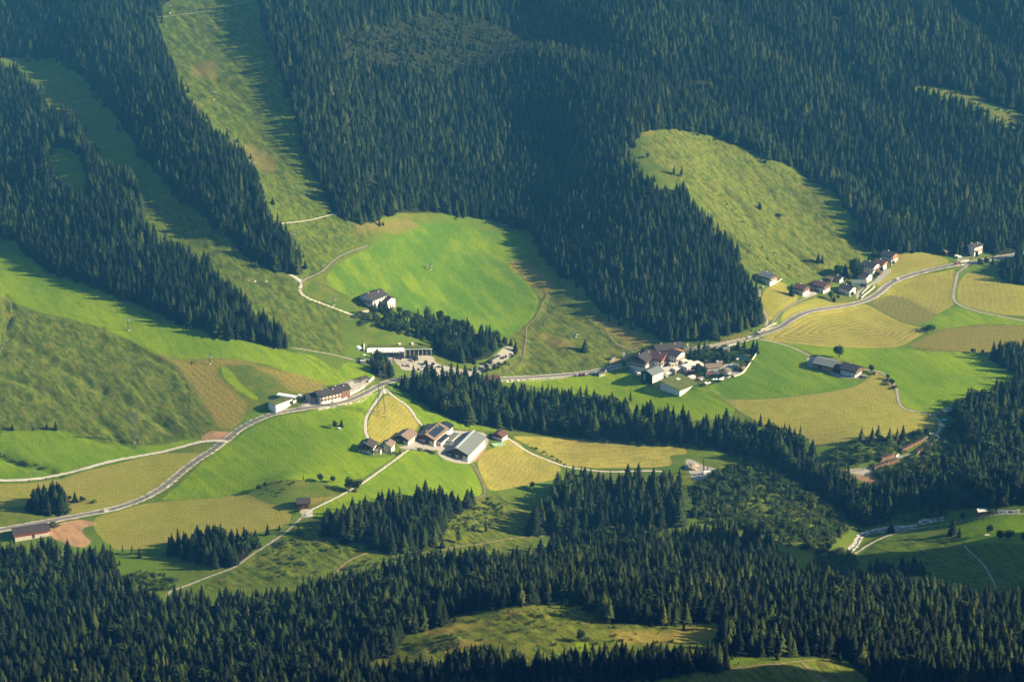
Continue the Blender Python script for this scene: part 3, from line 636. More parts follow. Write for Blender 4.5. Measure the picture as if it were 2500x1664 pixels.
TRACKS = [
 ('G -60,190 0,190 200,185 420,158 560,115 700,75 860,40 1000,15 1130,-8 D 1250,1510 1380,1475 1480,1470 1560,1476', 2.08, M_GRAVEL, 'gravel_road'),
 ('E 305,1110 265,1180 220,1240 180,1310 172,1370 180,1430 205,1475', 1.36, M_GRAVEL, 'gravel_path'),
 ('E 312,1112 360,1165 430,1210 490,1270 520,1320 562,1370', 1.20, M_GRAVEL, 'gravel_path'),
 ('a 790,395 700,450 600,530 500,600 380,690 H 150,212 60,262 0,295 G 2230,342 2140,385 2085,425', 1.20, M_GRAVEL, 'gravel_path'),
 ('a 2180,215 2300,310 H 1290,-2 1400,45 1480,75 1540,97 1660,115 1770,128 1900,133 2060,125 2200,128', 1.12, M_GRAVEL, 'gravel_path'),
 ('H 900,70 930,120 960,180 985,240 985,290 940,315 870,345 800,385', 1.12, M_EARTH, 'dirt_track'),
 ('G 2060,440 1960,540 1890,590 1780,660 1700,715 1600,785 1480,830 1350,880 1220,930 1160,950 1140,985', 1.20, M_TRACK, 'gravel_path'),
 ('H 190,685 120,710 50,745 0,790 G 2320,790 2285,830', 0.99, M_EARTH, 'dirt_track'),
 ('H 300,693 500,690 650,675 780,645 980,622 1180,585 1400,570', 0.74, M_EARTH, 'dirt_track'),
 ('D 1975,325 2050,372 2056,420 2050,460 2120,505 2220,540 2352,590 E 60,605 120,628', 1.44, M_GRAVEL, 'gravel_path'),
 ('D 2060,395 2090,362 2150,345 2220,300 2280,240 2352,195 E 90,172 190,138', 1.20, M_TRACK, 'gravel_path'),
 ('A 1880,1532 2060,1515 2200,1485 2310,1455', 1.36, M_GRAVEL, 'gravel_path'),
 ('A 1090,118 1200,107 1400,77 1550,45 1740,0', 1.20, M_TRACK, 'gravel_path'),
 ('A 560,178 700,155 860,132', 1.12, M_TRACK, 'gravel_path'), ('A 390,714 480,700 620,682', 0.96, M_EARTH, 'gravel_path'),
 ('D 1990,833 2150,860 2352,900 E 60,912 170,930', 1.20, M_TRACK, 'gravel_path'),
 ('F 545,425 542,470 550,540 580,600 600,640 585,690', 1.12, M_TRACK, 'gravel_path'),
 ('F 905,482 820,515 720,570 660,620 632,665 580,700 525,725', 1.28, M_TRACK, 'gravel_path'),
 ('F 1960,255 1955,285 1900,325 1883,390 1868,470 1875,515 1925,552 2050,592 2200,622 2420,665', 1.52, M_TRACK, 'farm_road'),
 ('F 535,775 640,797 730,822 830,862 885,893', 1.20, M_TRACK, 'farm_road'),
 ('F 1240,985 1330,990 1400,1020 1445,1065 1475,1110 1490,1180 1510,1240 1570,1265 1680,1280 1745,1298', 1.36, M_TRACK, 'farm_road'),
 ('F 1735,1300 1780,1340 1778,1390 1742,1440 1690,1490 1620,1550 I 1500,30 1380,85 1250,118 1150,130', 1.44, M_TRACK, 'farm_road'),
 ('F 1740,1290 1860,1255 1950,1220 2080,1190', 0.96, M_TRACK, 'farm_road'),
 ('I 1105,735 1200,690 1290,630 1400,580 1520,545 1650,515 1830,490 1960,460 2150,425 2420,415', 0.96, M_TRACK, 'gravel_path'),
 ('I 1945,640 2020,710 2100,800 2150,900 2180,985', 0.74, M_TRACK, 'dirt_track'),
 ('I 340,1478 550,1450 820,1425 1060,1412', 0.62, M_EARTH, 'dirt_track'), ('I 830,1432 910,1500 1000,1580', 1.12, M_EARTH, 'dirt_track'),
 ('E 1765,635 1800,690 1850,760 1900,825 1980,840 2090,860 2200,850 2300,835', 0.74, M_EARTH, 'footpath'),
 ('E 1440,385 1410,470 1370,560 1340,630 1280,690 1270,790 1255,880 1240,940 1150,1000 1050,1025', 0.62, M_EARTH, 'footpath'),
 ('D 0,880 25,800 35,700 80,590 60,520 30,480', 0.50, M_EARTH, 'footpath'),
 ('b 880,175 1030,150 1110,130 1300,130 1420,118', 0.62, M_EARTH, 'footpath'),
 ('d 830,650 900,560 1000,470 1200,340 1560,230 1800,140', 1.76, M_TRACK, 'driveway'),
 ('b 1300,660 1440,690 1600,780 1720,870 1850,950', 0.50, M_EARTH, 'footpath'),
 ('j 1020,700 1010,640 1100,600 1250,560', 1.28, M_TRACK, 'driveway'),
]
PATHS = []
mp = spline(GS(ROAD, 40, False)); flatten(mp, 5.2)
for s, w, m, nm in TRACKS:
    p = spline(GS(s, 40, False), 2.0); PATHS.append(p)
    flatten(p, w + .6, 3.0)

def off_road(x, y, pad=1.5):
    ok = np.ones(len(x), bool)
    for path, w in [(mp, 5.4)] + [(p, t[1]) for p, t in zip(PATHS, TRACKS)]:
        lo = path.min(0) - w - pad; hi = path.max(0) + w + pad
        c = np.where((x > lo[0]) & (x < hi[0]) & (y > lo[1]) & (y < hi[1]))[0]
        if len(c):
            d = np.min(np.hypot(x[c][:, None] - path[None, ::2, 0], y[c][:, None] - path[None, ::2, 1]), 1); ok[c[d < w + pad]] = False
    return ok
k = off_road(tx, ty); tx, ty, th, tk, tn = tx[k], ty[k], th[k], tk[k], tn[k]; tz = height(tx, ty)
# ------------------------------------------------------------------ ground mesh
SH = np.clip(ATT['rough'] / 6 + .2, 0, 1) * np.clip(1 - ATT['wood'] / 4, 0, 1)
SH *= np.clip(-ATT['mead'] / 3, 0, 1) * np.clip(-ATT['hay'] / 3, 0, 1)
SH *= (1 - ROADW)
Z += SH * (.60 * rnoise(40, 6.0, -55, 31) + .55 * rnoise(12, 3.0, -50, 32) + .45 * vnoise(4.5, 15, 2.6, .8) + .55 * vnoise(7, 11, 1.3, .7) + .9 * vnoise(19, 12, 1.4, .8)) + .5 * vnoise(45, 13) * np.clip(-ATT['gravel'] / 4, 0, 1) * (1 - ROADW)
Z += .22 * vnoise(5, 14) * SH

def grid_object(name, xs, ys, z, m, atts=None):
    nx, ny = len(xs), len(ys); X, Y = np.meshgrid(xs, ys)
    co = np.stack([X, Y, z], -1).reshape(-1, 3).astype(np.float32)
    i = np.arange(nx - 1)[None] + np.arange(ny - 1)[:, None] * nx
    F = np.stack([i, i + 1, i + nx + 1, i + nx], -1).reshape(-1, 4).astype(np.int32)
    me = bpy.data.meshes.new(name); me.vertices.add(len(co)); me.vertices.foreach_set('co', co.ravel())
    me.loops.add(F.size); me.loops.foreach_set('vertex_index', F.ravel())
    me.polygons.add(len(F)); me.polygons.foreach_set('loop_start', np.arange(0, F.size, 4, dtype=np.int32)); me.polygons.foreach_set('loop_total', np.full(len(F), 4, np.int32))
    me.polygons.foreach_set('use_smooth', np.ones(len(F), bool)); me.update(calc_edges=True)
    for k, a in (atts or {}).items():
        me.attributes.new(k, 'FLOAT', 'POINT').data.foreach_set('value', a.ravel().astype(np.float32))
    me.materials.append(m); o = link(name, me); o['kind'] = 'structure'; return o
M_GROUND = ground_material()
grid_object('ground', GX, GY, Z, M_GROUND, ATT)
# the land round about, coarse: the photographer's mountain with the added shading shoulder, the valley sides and the far slope
def far_height(x, y):
    zc = height(np.clip(x, GX[0], GX[-1]), np.clip(y, GY[0], GY[-1]))
    dn = np.maximum(GY[0] - y, 0); df = np.maximum(y - GY[-1], 0); dx = np.maximum(np.abs(x) - GX[-1], 0)
    pk = shade_peak(x, y)
    return np.maximum(zc + .52 * np.minimum(dn, 1560), np.where(pk > 0, pk, -999)) + .38 * np.minimum(df, 700) + 18 * np.sin(x / 170) * np.clip(dn / 300, 0, 1) - .02 * dx
def ring(name, xs, ys): 
    X, Y = np.meshgrid(xs, ys); zz = far_height(X, Y)
    grid_object(name, xs, ys, zz, M_GROUND, {k: np.full(X.shape, NEG) for k in ('mead', 'hay', 'dry', 'dirt', 'wood', 'gravel')} | {'rough': np.full(X.shape, 4.0), 'swath': np.full(X.shape, NEG), 'tint': np.full(X.shape, .3), 'row': np.zeros(X.shape)})
ring('mountain_slope', np.arange(-3040, 3041, 40.), np.arange(-300, 1501, 40.))
ring('mountain_slope', np.arange(-3040, 3041, 40.), np.arange(3150, 4200, 40.))
ring('hillside', np.arange(-3040, -759, 40.), np.arange(1500, 3151, 50.))
ring('hillside', np.arange(760, 3041, 40.), np.arange(1500, 3151, 50.))

# ------------------------------------------------------------------ tree meshes (unit height)
def spruce_parts(seed, rmax=.135, tiers=15, z0=.09, slim=.85, gap=.0):
    g = random.Random(seed); c = MB(); t = MB()
    lean = (g.uniform(-.01, .01), g.uniform(-.01, .01))
    t.tube((0, 0, -.06), (lean[0], lean[1], .9), .014, .003, 6)
    def rad(z): return rmax * (max(0, 1 - z) ** slim) * (.55 + .45 * min(1, (z - z0 + .06) / .12))
    n = 7; V = []; F = []
    lv = [z0 + (0.99 - z0) * k / 7 for k in range(8)]
    for j, z in enumerate(lv):
        for k in range(n):
            a = 2 * math.pi * k / n + j * .4; r = rad(z) * .45 * g.uniform(.75, 1.25)
            V.append((lean[0] * z + r * math.cos(a), lean[1] * z + r * math.sin(a), z))
    for j in range(7):
        for k in range(n): F.append((j * n + k, j * n + (k + 1) % n, (j + 1) * n + (k + 1) % n, (j + 1) * n + k))
    c.add(V, F)
    for k in range(tiers):
        f = k / (tiers - 1); z = z0 + (.965 - z0) * f ** .92
        nb = max(4, int(round(8 - 4 * f))); a0 = g.uniform(0, 6.28)
        for b in range(nb):
            if g.random() < gap: continue
            a = a0 + 2 * math.pi * b / nb + g.uniform(-.3, .3); r = rad(z) * g.uniform(.72, 1.22) + .006
            zz = z + g.uniform(-.012, .012); w = r * g.uniform(.30, .46) + .004; dr = r * g.uniform(.3, .8)
            ca, sa = math.cos(a), math.sin(a); ox, oy = lean[0] * z, lean[1] * z
            def p(rr, side, dz): return (ox + ca * rr - sa * side, oy + sa * rr + ca * side, zz + dz)
            c.add([p(0, 0, .030), p(r * .6, w, -dr * .75), p(r, 0, -dr), p(r * .6, -w, -dr * .75), p(r * .55, 0, -dr * .30 + .008)],
                  [(0, 4, 1), (4, 2, 1), (0, 3, 4), (4, 3, 2)])
    c.add([(lean[0] + .008, lean[1], .93), (lean[0] - .004, lean[1] + .007, .93), (lean[0] - .004, lean[1] - .007, .93), (lean[0], lean[1], 1.0)], [(0, 1, 3), (1, 2, 3), (2, 0, 3)])
    return t, c
def broad_parts(seed, lobes=7, wid=.36, base=.22, n=620, leaf=.05, trunk=True):
    g = random.Random(seed); c = MB(); t = MB()
    L = [(g.uniform(-.5, .5) * wid, g.uniform(-.5, .5) * wid, base + (1 - base) * g.uniform(.3, .78), g.uniform(.45, .75) * wid, g.uniform(.16, .27)) for _ in range(lobes)]
    L.append((0, 0, base + (1 - base) * .55, wid * .8, (1 - base) * .44))
    if trunk:
        t.tube((0, 0, -.08), (.01, 0, base + .1), .035, .024, 7)
        for l in L[:5]: t.tube((.01, 0, base + .05), (l[0], l[1], l[2]), .02, .006, 5)
    for i in range(n):
        l = L[i % len(L)]; u = g.uniform(-1, 1); ph = g.uniform(0, 6.283); q = math.sqrt(1 - u * u); e = g.uniform(.72, 1.08)
        p = Vector((l[0] + l[3] * q * math.cos(ph) * e, l[1] + l[3] * q * math.sin(ph) * e, l[2] + l[4] * u * e))
        if p.z < base * .7: continue
        nrm = (Vector((q * math.cos(ph), q * math.sin(ph), u)) + Vector((g.uniform(-1, 1), g.uniform(-1, 1), g.uniform(-1, 1))) * .7).normalized()
        a = nrm.orthogonal().normalized(); a.rotate(Matrix.Rotation(g.uniform(0, 6.28), 3, nrm)); b = nrm.cross(a); s = leaf * g.uniform(.6, 1.35)
        c.add([p - a * s, p + b * s * .7 + nrm * s * .2, p + a * s, p - b * s * .7 + nrm * s * .2], [(0, 1, 2), (0, 2, 3)])
    return t, c
SPR = [spruce_parts(1, .185, 13, .05, .74), spruce_parts(2, .165, 14, .04, .78), spruce_parts(3, .20, 12, .06, .72), spruce_parts(4, .16, 14, .05, .75), spruce_parts(5, .18, 11, .10, .85, .15)]
LAR = [spruce_parts(11, .15, 12, .20, .8, .22), spruce_parts(12, .17, 12, .24, .75, .28)]
BRO = [broad_parts(21), broad_parts(22, 6, .30, .2), broad_parts(23, 8, .42, .24)]
BUS = [broad_parts(31, 6, .75, .0, 420, .075, False), broad_parts(32, 5, .6, .0, 360, .08, False)]
def joined(name, pc, m):
    t, c = pc; b = MB(); b.add(t.v, t.f, 1); b.add(c.v, c.f, 0); return b.mesh(name, [m, M_BARK])
SRC = bpy.data.collections.new('tree kinds')
meshes = [joined('spruce', p, M_SPRUCE) for p in SPR] + [joined('larch', p, M_LARCH) for p in LAR] + [joined('shrub', p, M_SHRUB) for p in BUS] + [joined('spruce', p, M_SPRUCE2) for p in (SPR[0], SPR[2], SPR[3])]
for i, me in enumerate(meshes):
    SRC.objects.link(bpy.data.objects.new('%s %02d' % (chr(97 + i), i), me))
def scatter(name, x, y, z, h, w, idx, label, cat):
    me = bpy.data.meshes.new(name); n = len(x); me.vertices.add(n)
    me.vertices.foreach_set('co', np.stack([x, y, z], 1).astype(np.float32).ravel())
    def at(nm, ty, a, key='value'): me.attributes.new(nm, ty, 'POINT').data.foreach_set(key, np.ascontiguousarray(a).ravel())
    at('which', 'INT', idx.astype(np.int32)); at('size', 'FLOAT_VECTOR', np.stack([w, w, h], 1).astype(np.float32), 'vector')
    at('turn', 'FLOAT_VECTOR', np.stack([rng.normal(0, .02, n), rng.normal(0, .02, n), rng.uniform(0, 6.283, n)], 1).astype(np.float32), 'vector')
    o = link(name, me); tag(o, label, cat, None, 'stuff')
    ng = bpy.data.node_groups.new('scatter ' + name, 'GeometryNodeTree')
    ng.interface.new_socket('Geometry', in_out='INPUT', socket_type='NodeSocketGeometry'); ng.interface.new_socket('Geometry', in_out='OUTPUT', socket_type='NodeSocketGeometry')
    nn = ng.nodes; gi = nn.new('NodeGroupInput'); go = nn.new('NodeGroupOutput'); ip = nn.new('GeometryNodeInstanceOnPoints')
    ci = nn.new('GeometryNodeCollectionInfo'); ci.inputs[0].default_value = SRC; ci.inputs['Separate Children'].default_value = True; ci.inputs['Reset Children'].default_value = True
    def na(nm, ty):
        a = nn.new('GeometryNodeInputNamedAttribute'); a.data_type = ty; a.inputs[0].default_value = nm; return a.outputs[0]
    e2r = nn.new('FunctionNodeEulerToRotation'); L = ng.links.new
    L(gi.outputs[0], ip.inputs['Points']); L(ci.outputs[0], ip.inputs['Instance']); ip.inputs['Pick Instance'].default_value = True
    L(na('which', 'INT'), ip.inputs['Instance Index']); L(na('turn', 'FLOAT_VECTOR'), e2r.inputs[0]); L(e2r.outputs[0], ip.inputs['Rotation']); L(na('size', 'FLOAT_VECTOR'), ip.inputs['Scale'])
    L(ip.outputs[0], go.inputs[0])
    md = o.modifiers.new('scatter', 'NODES'); md.node_group = ng
    return o
# which trees show largest in the photo
pp = project(np.stack([tx, ty, tz + th * .6], 1)); dist = np.sqrt(tx ** 2 + ty ** 2 + (CAM_H - tz) ** 2)
infr = (pp[:, 0] > 15) & (pp[:, 0] < 2485) & (pp[:, 1] > 0) & (pp[:, 1] < 1650)
near = np.zeros(len(tx), bool)
cand = np.where(infr & (tk == 0) & np.isin(tn, ['lower forest', 'bottom left strip', 'bottom right strip']))[0]
cand = cand[np.argsort(-(pp[cand, 1] + 6 * th[cand]))][:290]; near[cand] = True
broad = (tk == 2) & infr
rest = ~near & ~(tk == 2)
ri = np.where(rest)[0]
w = th * np.where(np.isin(tn, ['far slope', 'upper left', 'left slope']), 1.6, np.where(tk == 1, 1.5, 1.75)) * rng.uniform(.74, 1.32, len(tx))
idx = np.where(tk == 1, 5 + rng.integers(0, 2, len(tx)), rng.integers(0, 5, len(tx)))
lt = (tk == 0) & (rng.random(len(tx)) < np.clip(.22 + .5 * at_grid(HN3, tx, ty), .04, .8)); idx2 = np.where(lt, 9 + rng.integers(0, 3, len(tx)), idx)
scatter('conifer_forest', tx[ri], ty[ri], tz[ri] - .3, th[ri], w[ri], idx2[ri], 'dense dark conifer forest covering the slopes and the valley floor', 'forest')

PART = {}
def tree_obj(name, kind, v, p, h, wid, label, cat, group=None, trunk_m=None, leaf_m=None):
    src = {'spruce': SPR, 'larch': LAR, 'broad': BRO, 'bush': BUS}[kind]; v = v % len(src)
    lm = leaf_m or {'spruce': M_SPRUCE, 'larch': M_LARCH, 'broad': M_LEAF, 'bush': M_SHRUB}[kind]
    key = (kind, v, lm.name)
    if key not in PART: PART[key] = (src[v][0].mesh('trunk', M_BARK) if src[v][0].v else None, src[v][1].mesh('crown', lm))
    t, c = PART[key]
    if t is None:
        o = tag(link(name, c), label, cat, group); o.location = p; o.scale = (wid, wid, h); o.rotation_euler = (0, 0, rnd.uniform(0, 6.28)); return o
    e = thing(name, label, cat, p, rnd.uniform(0, 6.28), group); e.scale = (wid, wid, h)
    link('trunk', t, e); link('crown', c, e); return e
LBL = {'lower forest': ('dark spruce in the deep forest filling the bottom edge and corners of the photo', 'spruces of the bottom forest'),
       'bottom left strip': ('dark spruce in the stand below the rough pasture, left of the bottom-edge gap', 'spruces of the stand left of the gap'),
       'bottom right strip': ('dark spruce in the row below the rough pasture, right of the bottom-edge gap', 'spruces of the row right of the gap')}
for i in np.where(near)[0]:
    l, gname = LBL[tn[i]]
    tree_obj('spruce_tree', 'spruce', int(idx[i]), (tx[i], ty[i], tz[i] - .3), th[i], w[i], l, 'spruce', gname)
LB2 = {'grove': ('round leafy tree in the dark grove between chalet and white lift station', 'leafy trees of the grove'),
       'spruce grove': ('leafy tree among the spruces right of the white lift station', 'leafy trees among the grove spruces'),
       'station clump': ('pale leafy tree in the clump below the white lift station', 'leafy trees of the station clump'),
       'hedge': ('bushy tree in the row below the curved gravel car park', 'bushy trees below the car park'),
       'stream belt': ('leafy tree among the tall spruces along the stream', 'leafy trees of the stream belt'),
       'right slope': ('leafy tree among spruces on the dark slope at the right edge', 'leafy trees of the right slope'),
       'gorge': ('leafy tree among spruces beside the gravel pit', 'leafy trees of the gorge'),
       'middle stand': ('leafy tree among spruces below the vivid meadow', 'leafy trees of the middle stand'),
       'track stand': ('leafy tree among tall spruces below the yellow hay field', 'leafy trees of the track stand'),
       'lower forest': ('leafy tree among the spruces of the bottom forest', 'leafy trees of the bottom forest'),
       'scrub': ('leafy tree standing above the shrubs of the green clearing', 'leafy trees of the shrub clearing'), 'hollow': ('leafy tree in the shaded hollow below the green knoll', 'leafy trees of the hollow'),
       'hay corner': ('leafy tree among spruces at the corner of the hay field', 'leafy trees of the hay corner')}
bi = np.where(broad)[0]
bi = bi[np.argsort(dist[bi] / th[bi] + 1000 * (tn[bi] == 'lower forest') + 500 * (tn[bi] == 'scrub') - 500 * np.isin(tn[bi], ['grove', 'hedge', 'station clump']))][:295]
for i in bi:
    l, gname = LB2[tn[i]]
    tree_obj('leafy_tree', 'broad', i, (tx[i], ty[i], tz[i] - .3), th[i] * rnd.uniform(.8, 1), th[i] * rnd.uniform(.8, 1.1), l, 'tree', gname)
print('individual', int(near.sum()), len(bi))

# shrubs nobody could count
def shrubs(areas, name, label):
    xs = []; 
    for s, sp, h0, h1, keep in areas:
        P = GS(s, 60)[:, :2]; lo = P.min(0); hi = P.max(0)
        x, y = np.meshgrid(np.arange(lo[0], hi[0], sp), np.arange(lo[1], hi[1], sp)); x = x + rng.uniform(-.5, .5, x.shape) * sp; y = y + rng.uniform(-.5, .5, y.shape) * sp
        k = inside(P, x, y) & (rng.random(x.shape) < keep * (1 + .8 * at_grid(HN, x, y)))
        x = x[k]; y = y[k]; k = off_road(x, y, .8); x = x[k]; y = y[k]; xs.append(np.stack([x, y, h0 + (h1 - h0) * rng.random(len(x)) ** 1.8], 1))
    A = np.concatenate(xs); n = len(A)
    scatter(name, A[:, 0], A[:, 1], height(A[:, 0], A[:, 1]) - .2, A[:, 2], A[:, 2] * rng.uniform(.8, 1.5, n), 7 + rng.integers(0, 2, n), label, 'shrubs')
    print('shrubs', n)
shrubs([('I 60,240 350,110 520,60 700,210 900,330 1080,460 1150,520 1000,700 700,640 560,550 200,480 60,420', 3.0, 1.5, 5.5, .75),
        ('I 350,10 500,50 700,160 850,260 1000,370 1100,440 1000,400 860,320 700,220 450,70', 3.0, 3, 7, .9),
        ('g 760,1150 1300,1050 1900,700 2352,300 2352,1568 1500,1568 900,1480', 3.0, 1.5, 5, .8),
        ('g 0,860 700,640 1400,560 1900,500 1900,640 1300,950 900,1050 300,1150 0,1180', 3.0, 1.5, 5, .75),
        ('I 950,650 1180,680 1250,920 1050,900 900,780', 3.2, 1.5, 4.5, .7),
        ('I 1230,520 1480,380 1700,370 1850,420 1620,470 1400,500', 3.0, 1.5, 4, .7),
        ('H 0,790 300,700 640,690 400,750 0,840', 3.2, 1, 3, .5),
        ('H 830,350 1000,300 1120,380 1100,480 880,560 750,520', 3.0, 1, 3, .6),
        ('G 780,860 1000,800 1230,850 1180,940 1000,940', 3.0, 1.2, 3.5, .6),
        ('G 1960,560 2100,520 2352,640 2352,780 2100,880 1800,880 1700,760', 4.0, .8, 2.6, .35),
        ('E 1560,1440 1800,1455 2100,1480 2352,1490 2352,1515 2000,1505 1700,1468', 2.4, 1.5, 3.5, .8),
        ('H 1270,-55 1400,15 1545,90 1540,75 1420,0 1290,-75', 2.2, .8, 1.8, .9),
        ('C 500,1568 320,1370 160,1230 150,1250 300,1400 470,1568', 2.5, .5, 1.5, .5),
        ('F 420,60 900,300 1100,330 900,330 500,330 420,200', 5.0, .5, 2.2, .25),
        ('E 60,600 180,600 450,700 650,760 640,800 400,740 100,680', 3.0, 2, 5, .7),
        ('C 1560,570 1850,600 2100,700 2380,800 2380,870 2150,850 1950,730 1700,640', 4.0, 1, 3, .4),
        ('B 0,200 700,80 1500,300 1300,400 900,500 300,480', 3.5, 1, 3, .45),
        ('H 1000,1080 1280,1060 1270,1120 1100,1140', 2.5, .5, 1.5, .5),
        ('H 300,1400 560,1240 1000,1110 1560,990 1810,1060 2352,1200 2352,1300 1500,1420 900,1420', 4.5, .5, 2.6, .22), ('H 600,1300 820,1270 820,1330 640,1370', 2.2, .8, 2.2, .6),
        ('G 0,25 130,75 380,140 390,125 140,50 0,5', 2.0, .8, 2.2, .8), ('G 0,205 200,198 420,172 560,128 700,88 700,78 560,118 420,160 200,190 0,196', 2.0, .6, 1.4, .8),
        ('G 1800,230 2000,185 2050,200 1900,300 1780,290', 3.0, .7, 2.2, .5),
        ('b 1030,165 1400,130 1800,110 1850,160 1790,250 1700,340 1400,380 1150,290', 3.0, 1, 4, .35), ('b 1380,420 1650,400 1700,560 1500,640 1330,650 1230,540', 3.0, .8, 3, .3), ('b 1900,300 2070,250 2140,190 1990,460 1880,500 1830,430', 2.8, .8, 2.6, .35),
        ('d 1740,470 2050,290 2230,170 2340,230 2000,470 1740,530', 2.0, .5, 1.6, .5),
        ('D 300,1390 380,1395 210,1400 180,1390', 2.0, .6, 1.5, .6)], 'shrubs', 'green shrubs and thickets on clearings and along the stream')
strip('road', mp, [-4.3, -2.8, 2.8, 4.5], [M_SHOULDER, M_ASPHALT, M_SHOULDER], .16, .14)
strip('road_marking', mp, [-2.66, -2.52], [M_LINE], .27); strip('road_marking', mp, [2.52, 2.66], [M_LINE], .27)
for k, ((s, w, m, nm), p) in enumerate(zip(TRACKS, PATHS)): strip(nm, p, [-w, -w * .5, 0, w * .5, w], [m], .20 + .004 * (k % 8), .22, k)
# wide pale verge of the main road below the farm
vg = spline(G('d 1150,702 1300,670 1500,640 1750,590 1950,540 E 150,1190 250,1135'), 2.5)
strip('gravel_verge', vg, [-1.6, 1.2], [M_GRAVEL], .20, .25, 77)
vg = spline(G('E 1000,1062 1100,1064 1250,1058 1400,1050 1560,1036'), 2.5); strip('gravel_verge', vg, [-1.5, 1.2], [M_GRAVEL], .20, .2, 78)
# mountain stream with its bed of pale stones
t = NT('stream_stones', .9, .2); P = t.pos(); v = t.n('ShaderNodeTexVoronoi', 1, {'Vector': P, 'Scale': .8}); n1 = t.noise(.25, 3, P)
M_STONES = t.col(t.mix(t.ramp(n1, .42, .6), t.mix(t.n('ShaderNodeTexVoronoi', 0, {'Vector': P, 'Scale': .8}), (.12, .11, .10), (.46, .43, .39)), (.52, .50, .46)))
t = NT('stream_water', .12, .5); M_WATER = t.col(t.mix(t.ramp(t.noise(.5, 3, t.pos()), .45, .62), (.03, .06, .06), (.40, .44, .44)))
t = NT('pond_water', .06, .5); t.bump(t.noise(1.5, 2, t.pos()), .1, .1); M_POND = t.col((.015, .045, .050))
for s, w in (('k 2300,150 2200,150 2080,152 2010,160', 1.8), ('k 1330,235 1240,245 1130,265 1000,290', 2.4), ('k 990,335 900,345 800,355 700,370 560,380 420,400 300,430 240,480 220,540 190,590 150,620 120,660', 2.8), ('I 1000,690 980,710 965,720', 2.0), ('I 1160,820 1190,870 1230,910 1300,930', 2.0), ('I 1360,965 1500,985', 2.0)):
    p = spline(G(s), 2.0); strip('stream_bed', p, [-w, -w * .5, 0, w * .4, w], [M_STONES], .20, .3, 5)
    strip('stream', p, [w * .02, w * .35, w * .6], [M_WATER], .36, .3, 6)
pond = smooth_loop(G('b 1850,165 1960,150 2060,175 2060,240 2000,290 1900,300 1840,280 1810,240')[:, :2], 2)
pz = float(height(pond[:, 0], pond[:, 1]).mean()) + .4
m_ = MB(); m_.prism([tuple(p) for p in pond], pz - 2, pz); o = m_.build('pond', M_POND); o['kind'] = 'structure'
# ------------------------------------------------------------------ buildings
CAMP = Vector((0, 0, CAM_H))
W_WHITE = mat('white_render', (.74, .72, .68), .9, .15, .05, .8)
W_CREAM = mat('cream_render', (.62, .58, .48), .9, .15, .06, .8)
W_GREY = mat('concrete', (.42, .41, .39), .9, .15, .1, .7)
W_PALE = mat('pale_boards', (.50, .46, .40), .85, .15, .12, .9)
def boards(name, a, b):
    t = NT(name, .85, .15); P = t.n('ShaderNodeTexCoord', 3)
    w = t.n('ShaderNodeTexWave', 0, {'Vector': P, 'Scale': 1.2, 'Distortion': 1.0, 'Detail': 1.0}, bands_direction='DIAGONAL')
    return t.col(t.mix(t.math('MULTIPLY_ADD', w, .5, t.math('MULTIPLY', t.noise(.7, 3, P), .5)), a, b))
W_WOOD = boards('brown_boards', (.055, .030, .018), (.13, .075, .042))
W_RED = boards('red_brown_boards', (.16, .065, .040), (.27, .125, .075))
W_ORANGE = boards('larch_boards', (.32, .15, .07), (.46, .24, .11))
def tiles(name, a, b, rough=.75):
    t = NT(name, rough, .25); P = t.n('ShaderNodeTexCoord', 3)
    w = t.n('ShaderNodeTexWave', 0, {'Vector': P, 'Scale': .9, 'Distortion': .6, 'Detail': 2.0}, bands_direction='X')
    nz = t.noise(.35, 4, P)
    return t.col(t.mix(t.math('MULTIPLY_ADD', w, .35, t.math('MULTIPLY', nz, .65)), a, b))
R_DARK = tiles('dark_roof_tiles', (.030, .028, .030), (.062, .054, .052))
R_BROWN = tiles('weathered_shingles', (.13, .095, .075), (.24, .18, .14))
R_RED = tiles('red_brown_tiles', (.085, .040, .034), (.14, .070, .058))
R_GREY = tiles('grey_sheet_roof', (.105, .125, .125), (.17, .19, .185), .55)
R_PALE = tiles('silver_sheet_roof', (.42, .43, .43), (.58, .58, .57), .5)
R_SOLAR = mat('solar_panels', (.018, .024, .034), .35, .5, .1, 1)
R_GRASS = None
M_PANE = mat('window_glass', (.030, .038, .045), .15, .5, .1, 1)
M_FRAME = mat('window_frame_paint', (.55, .52, .48), .6, .2, .05, 1)
M_STEEL = mat('galvanised_steel', (.30, .32, .33), .5, .4, .08, 1, .4)
M_DARKM = mat('dark_steel', (.035, .036, .038), .6, .3, .1, 1)
M_WMETAL = mat('white_sheet', (.80, .80, .78), .5, .3, .03, 1)
M_BALC = boards('balcony_boards', (.18, .085, .045), (.33, .17, .09))
M_STONE = mat('stone_wall', (.42, .37, .30), .95, .1, .25, 1.2)
def seat(p, L, W, ang):
    """base height for a footprint: just above the mean ground under its corners"""
    c, s = math.cos(ang), math.sin(ang)
    q = [(p[0] + c * a * L / 2 - s * b * W / 2, p[1] + s * a * L / 2 + c * b * W / 2) for a in (-1, 0, 1) for b in (-1, 0, 1)]
    z = height([a for a, _ in q], [b for _, b in q]); return float(np.mean(z) * .7 + np.max(z) * .3)
def toward(p, ang, n):
    w = Vector((math.cos(ang) * n[0] - math.sin(ang) * n[1], math.sin(ang) * n[0] + math.cos(ang) * n[1], 0)); return w.dot((CAMP - Vector(p)).normalized()) > .04
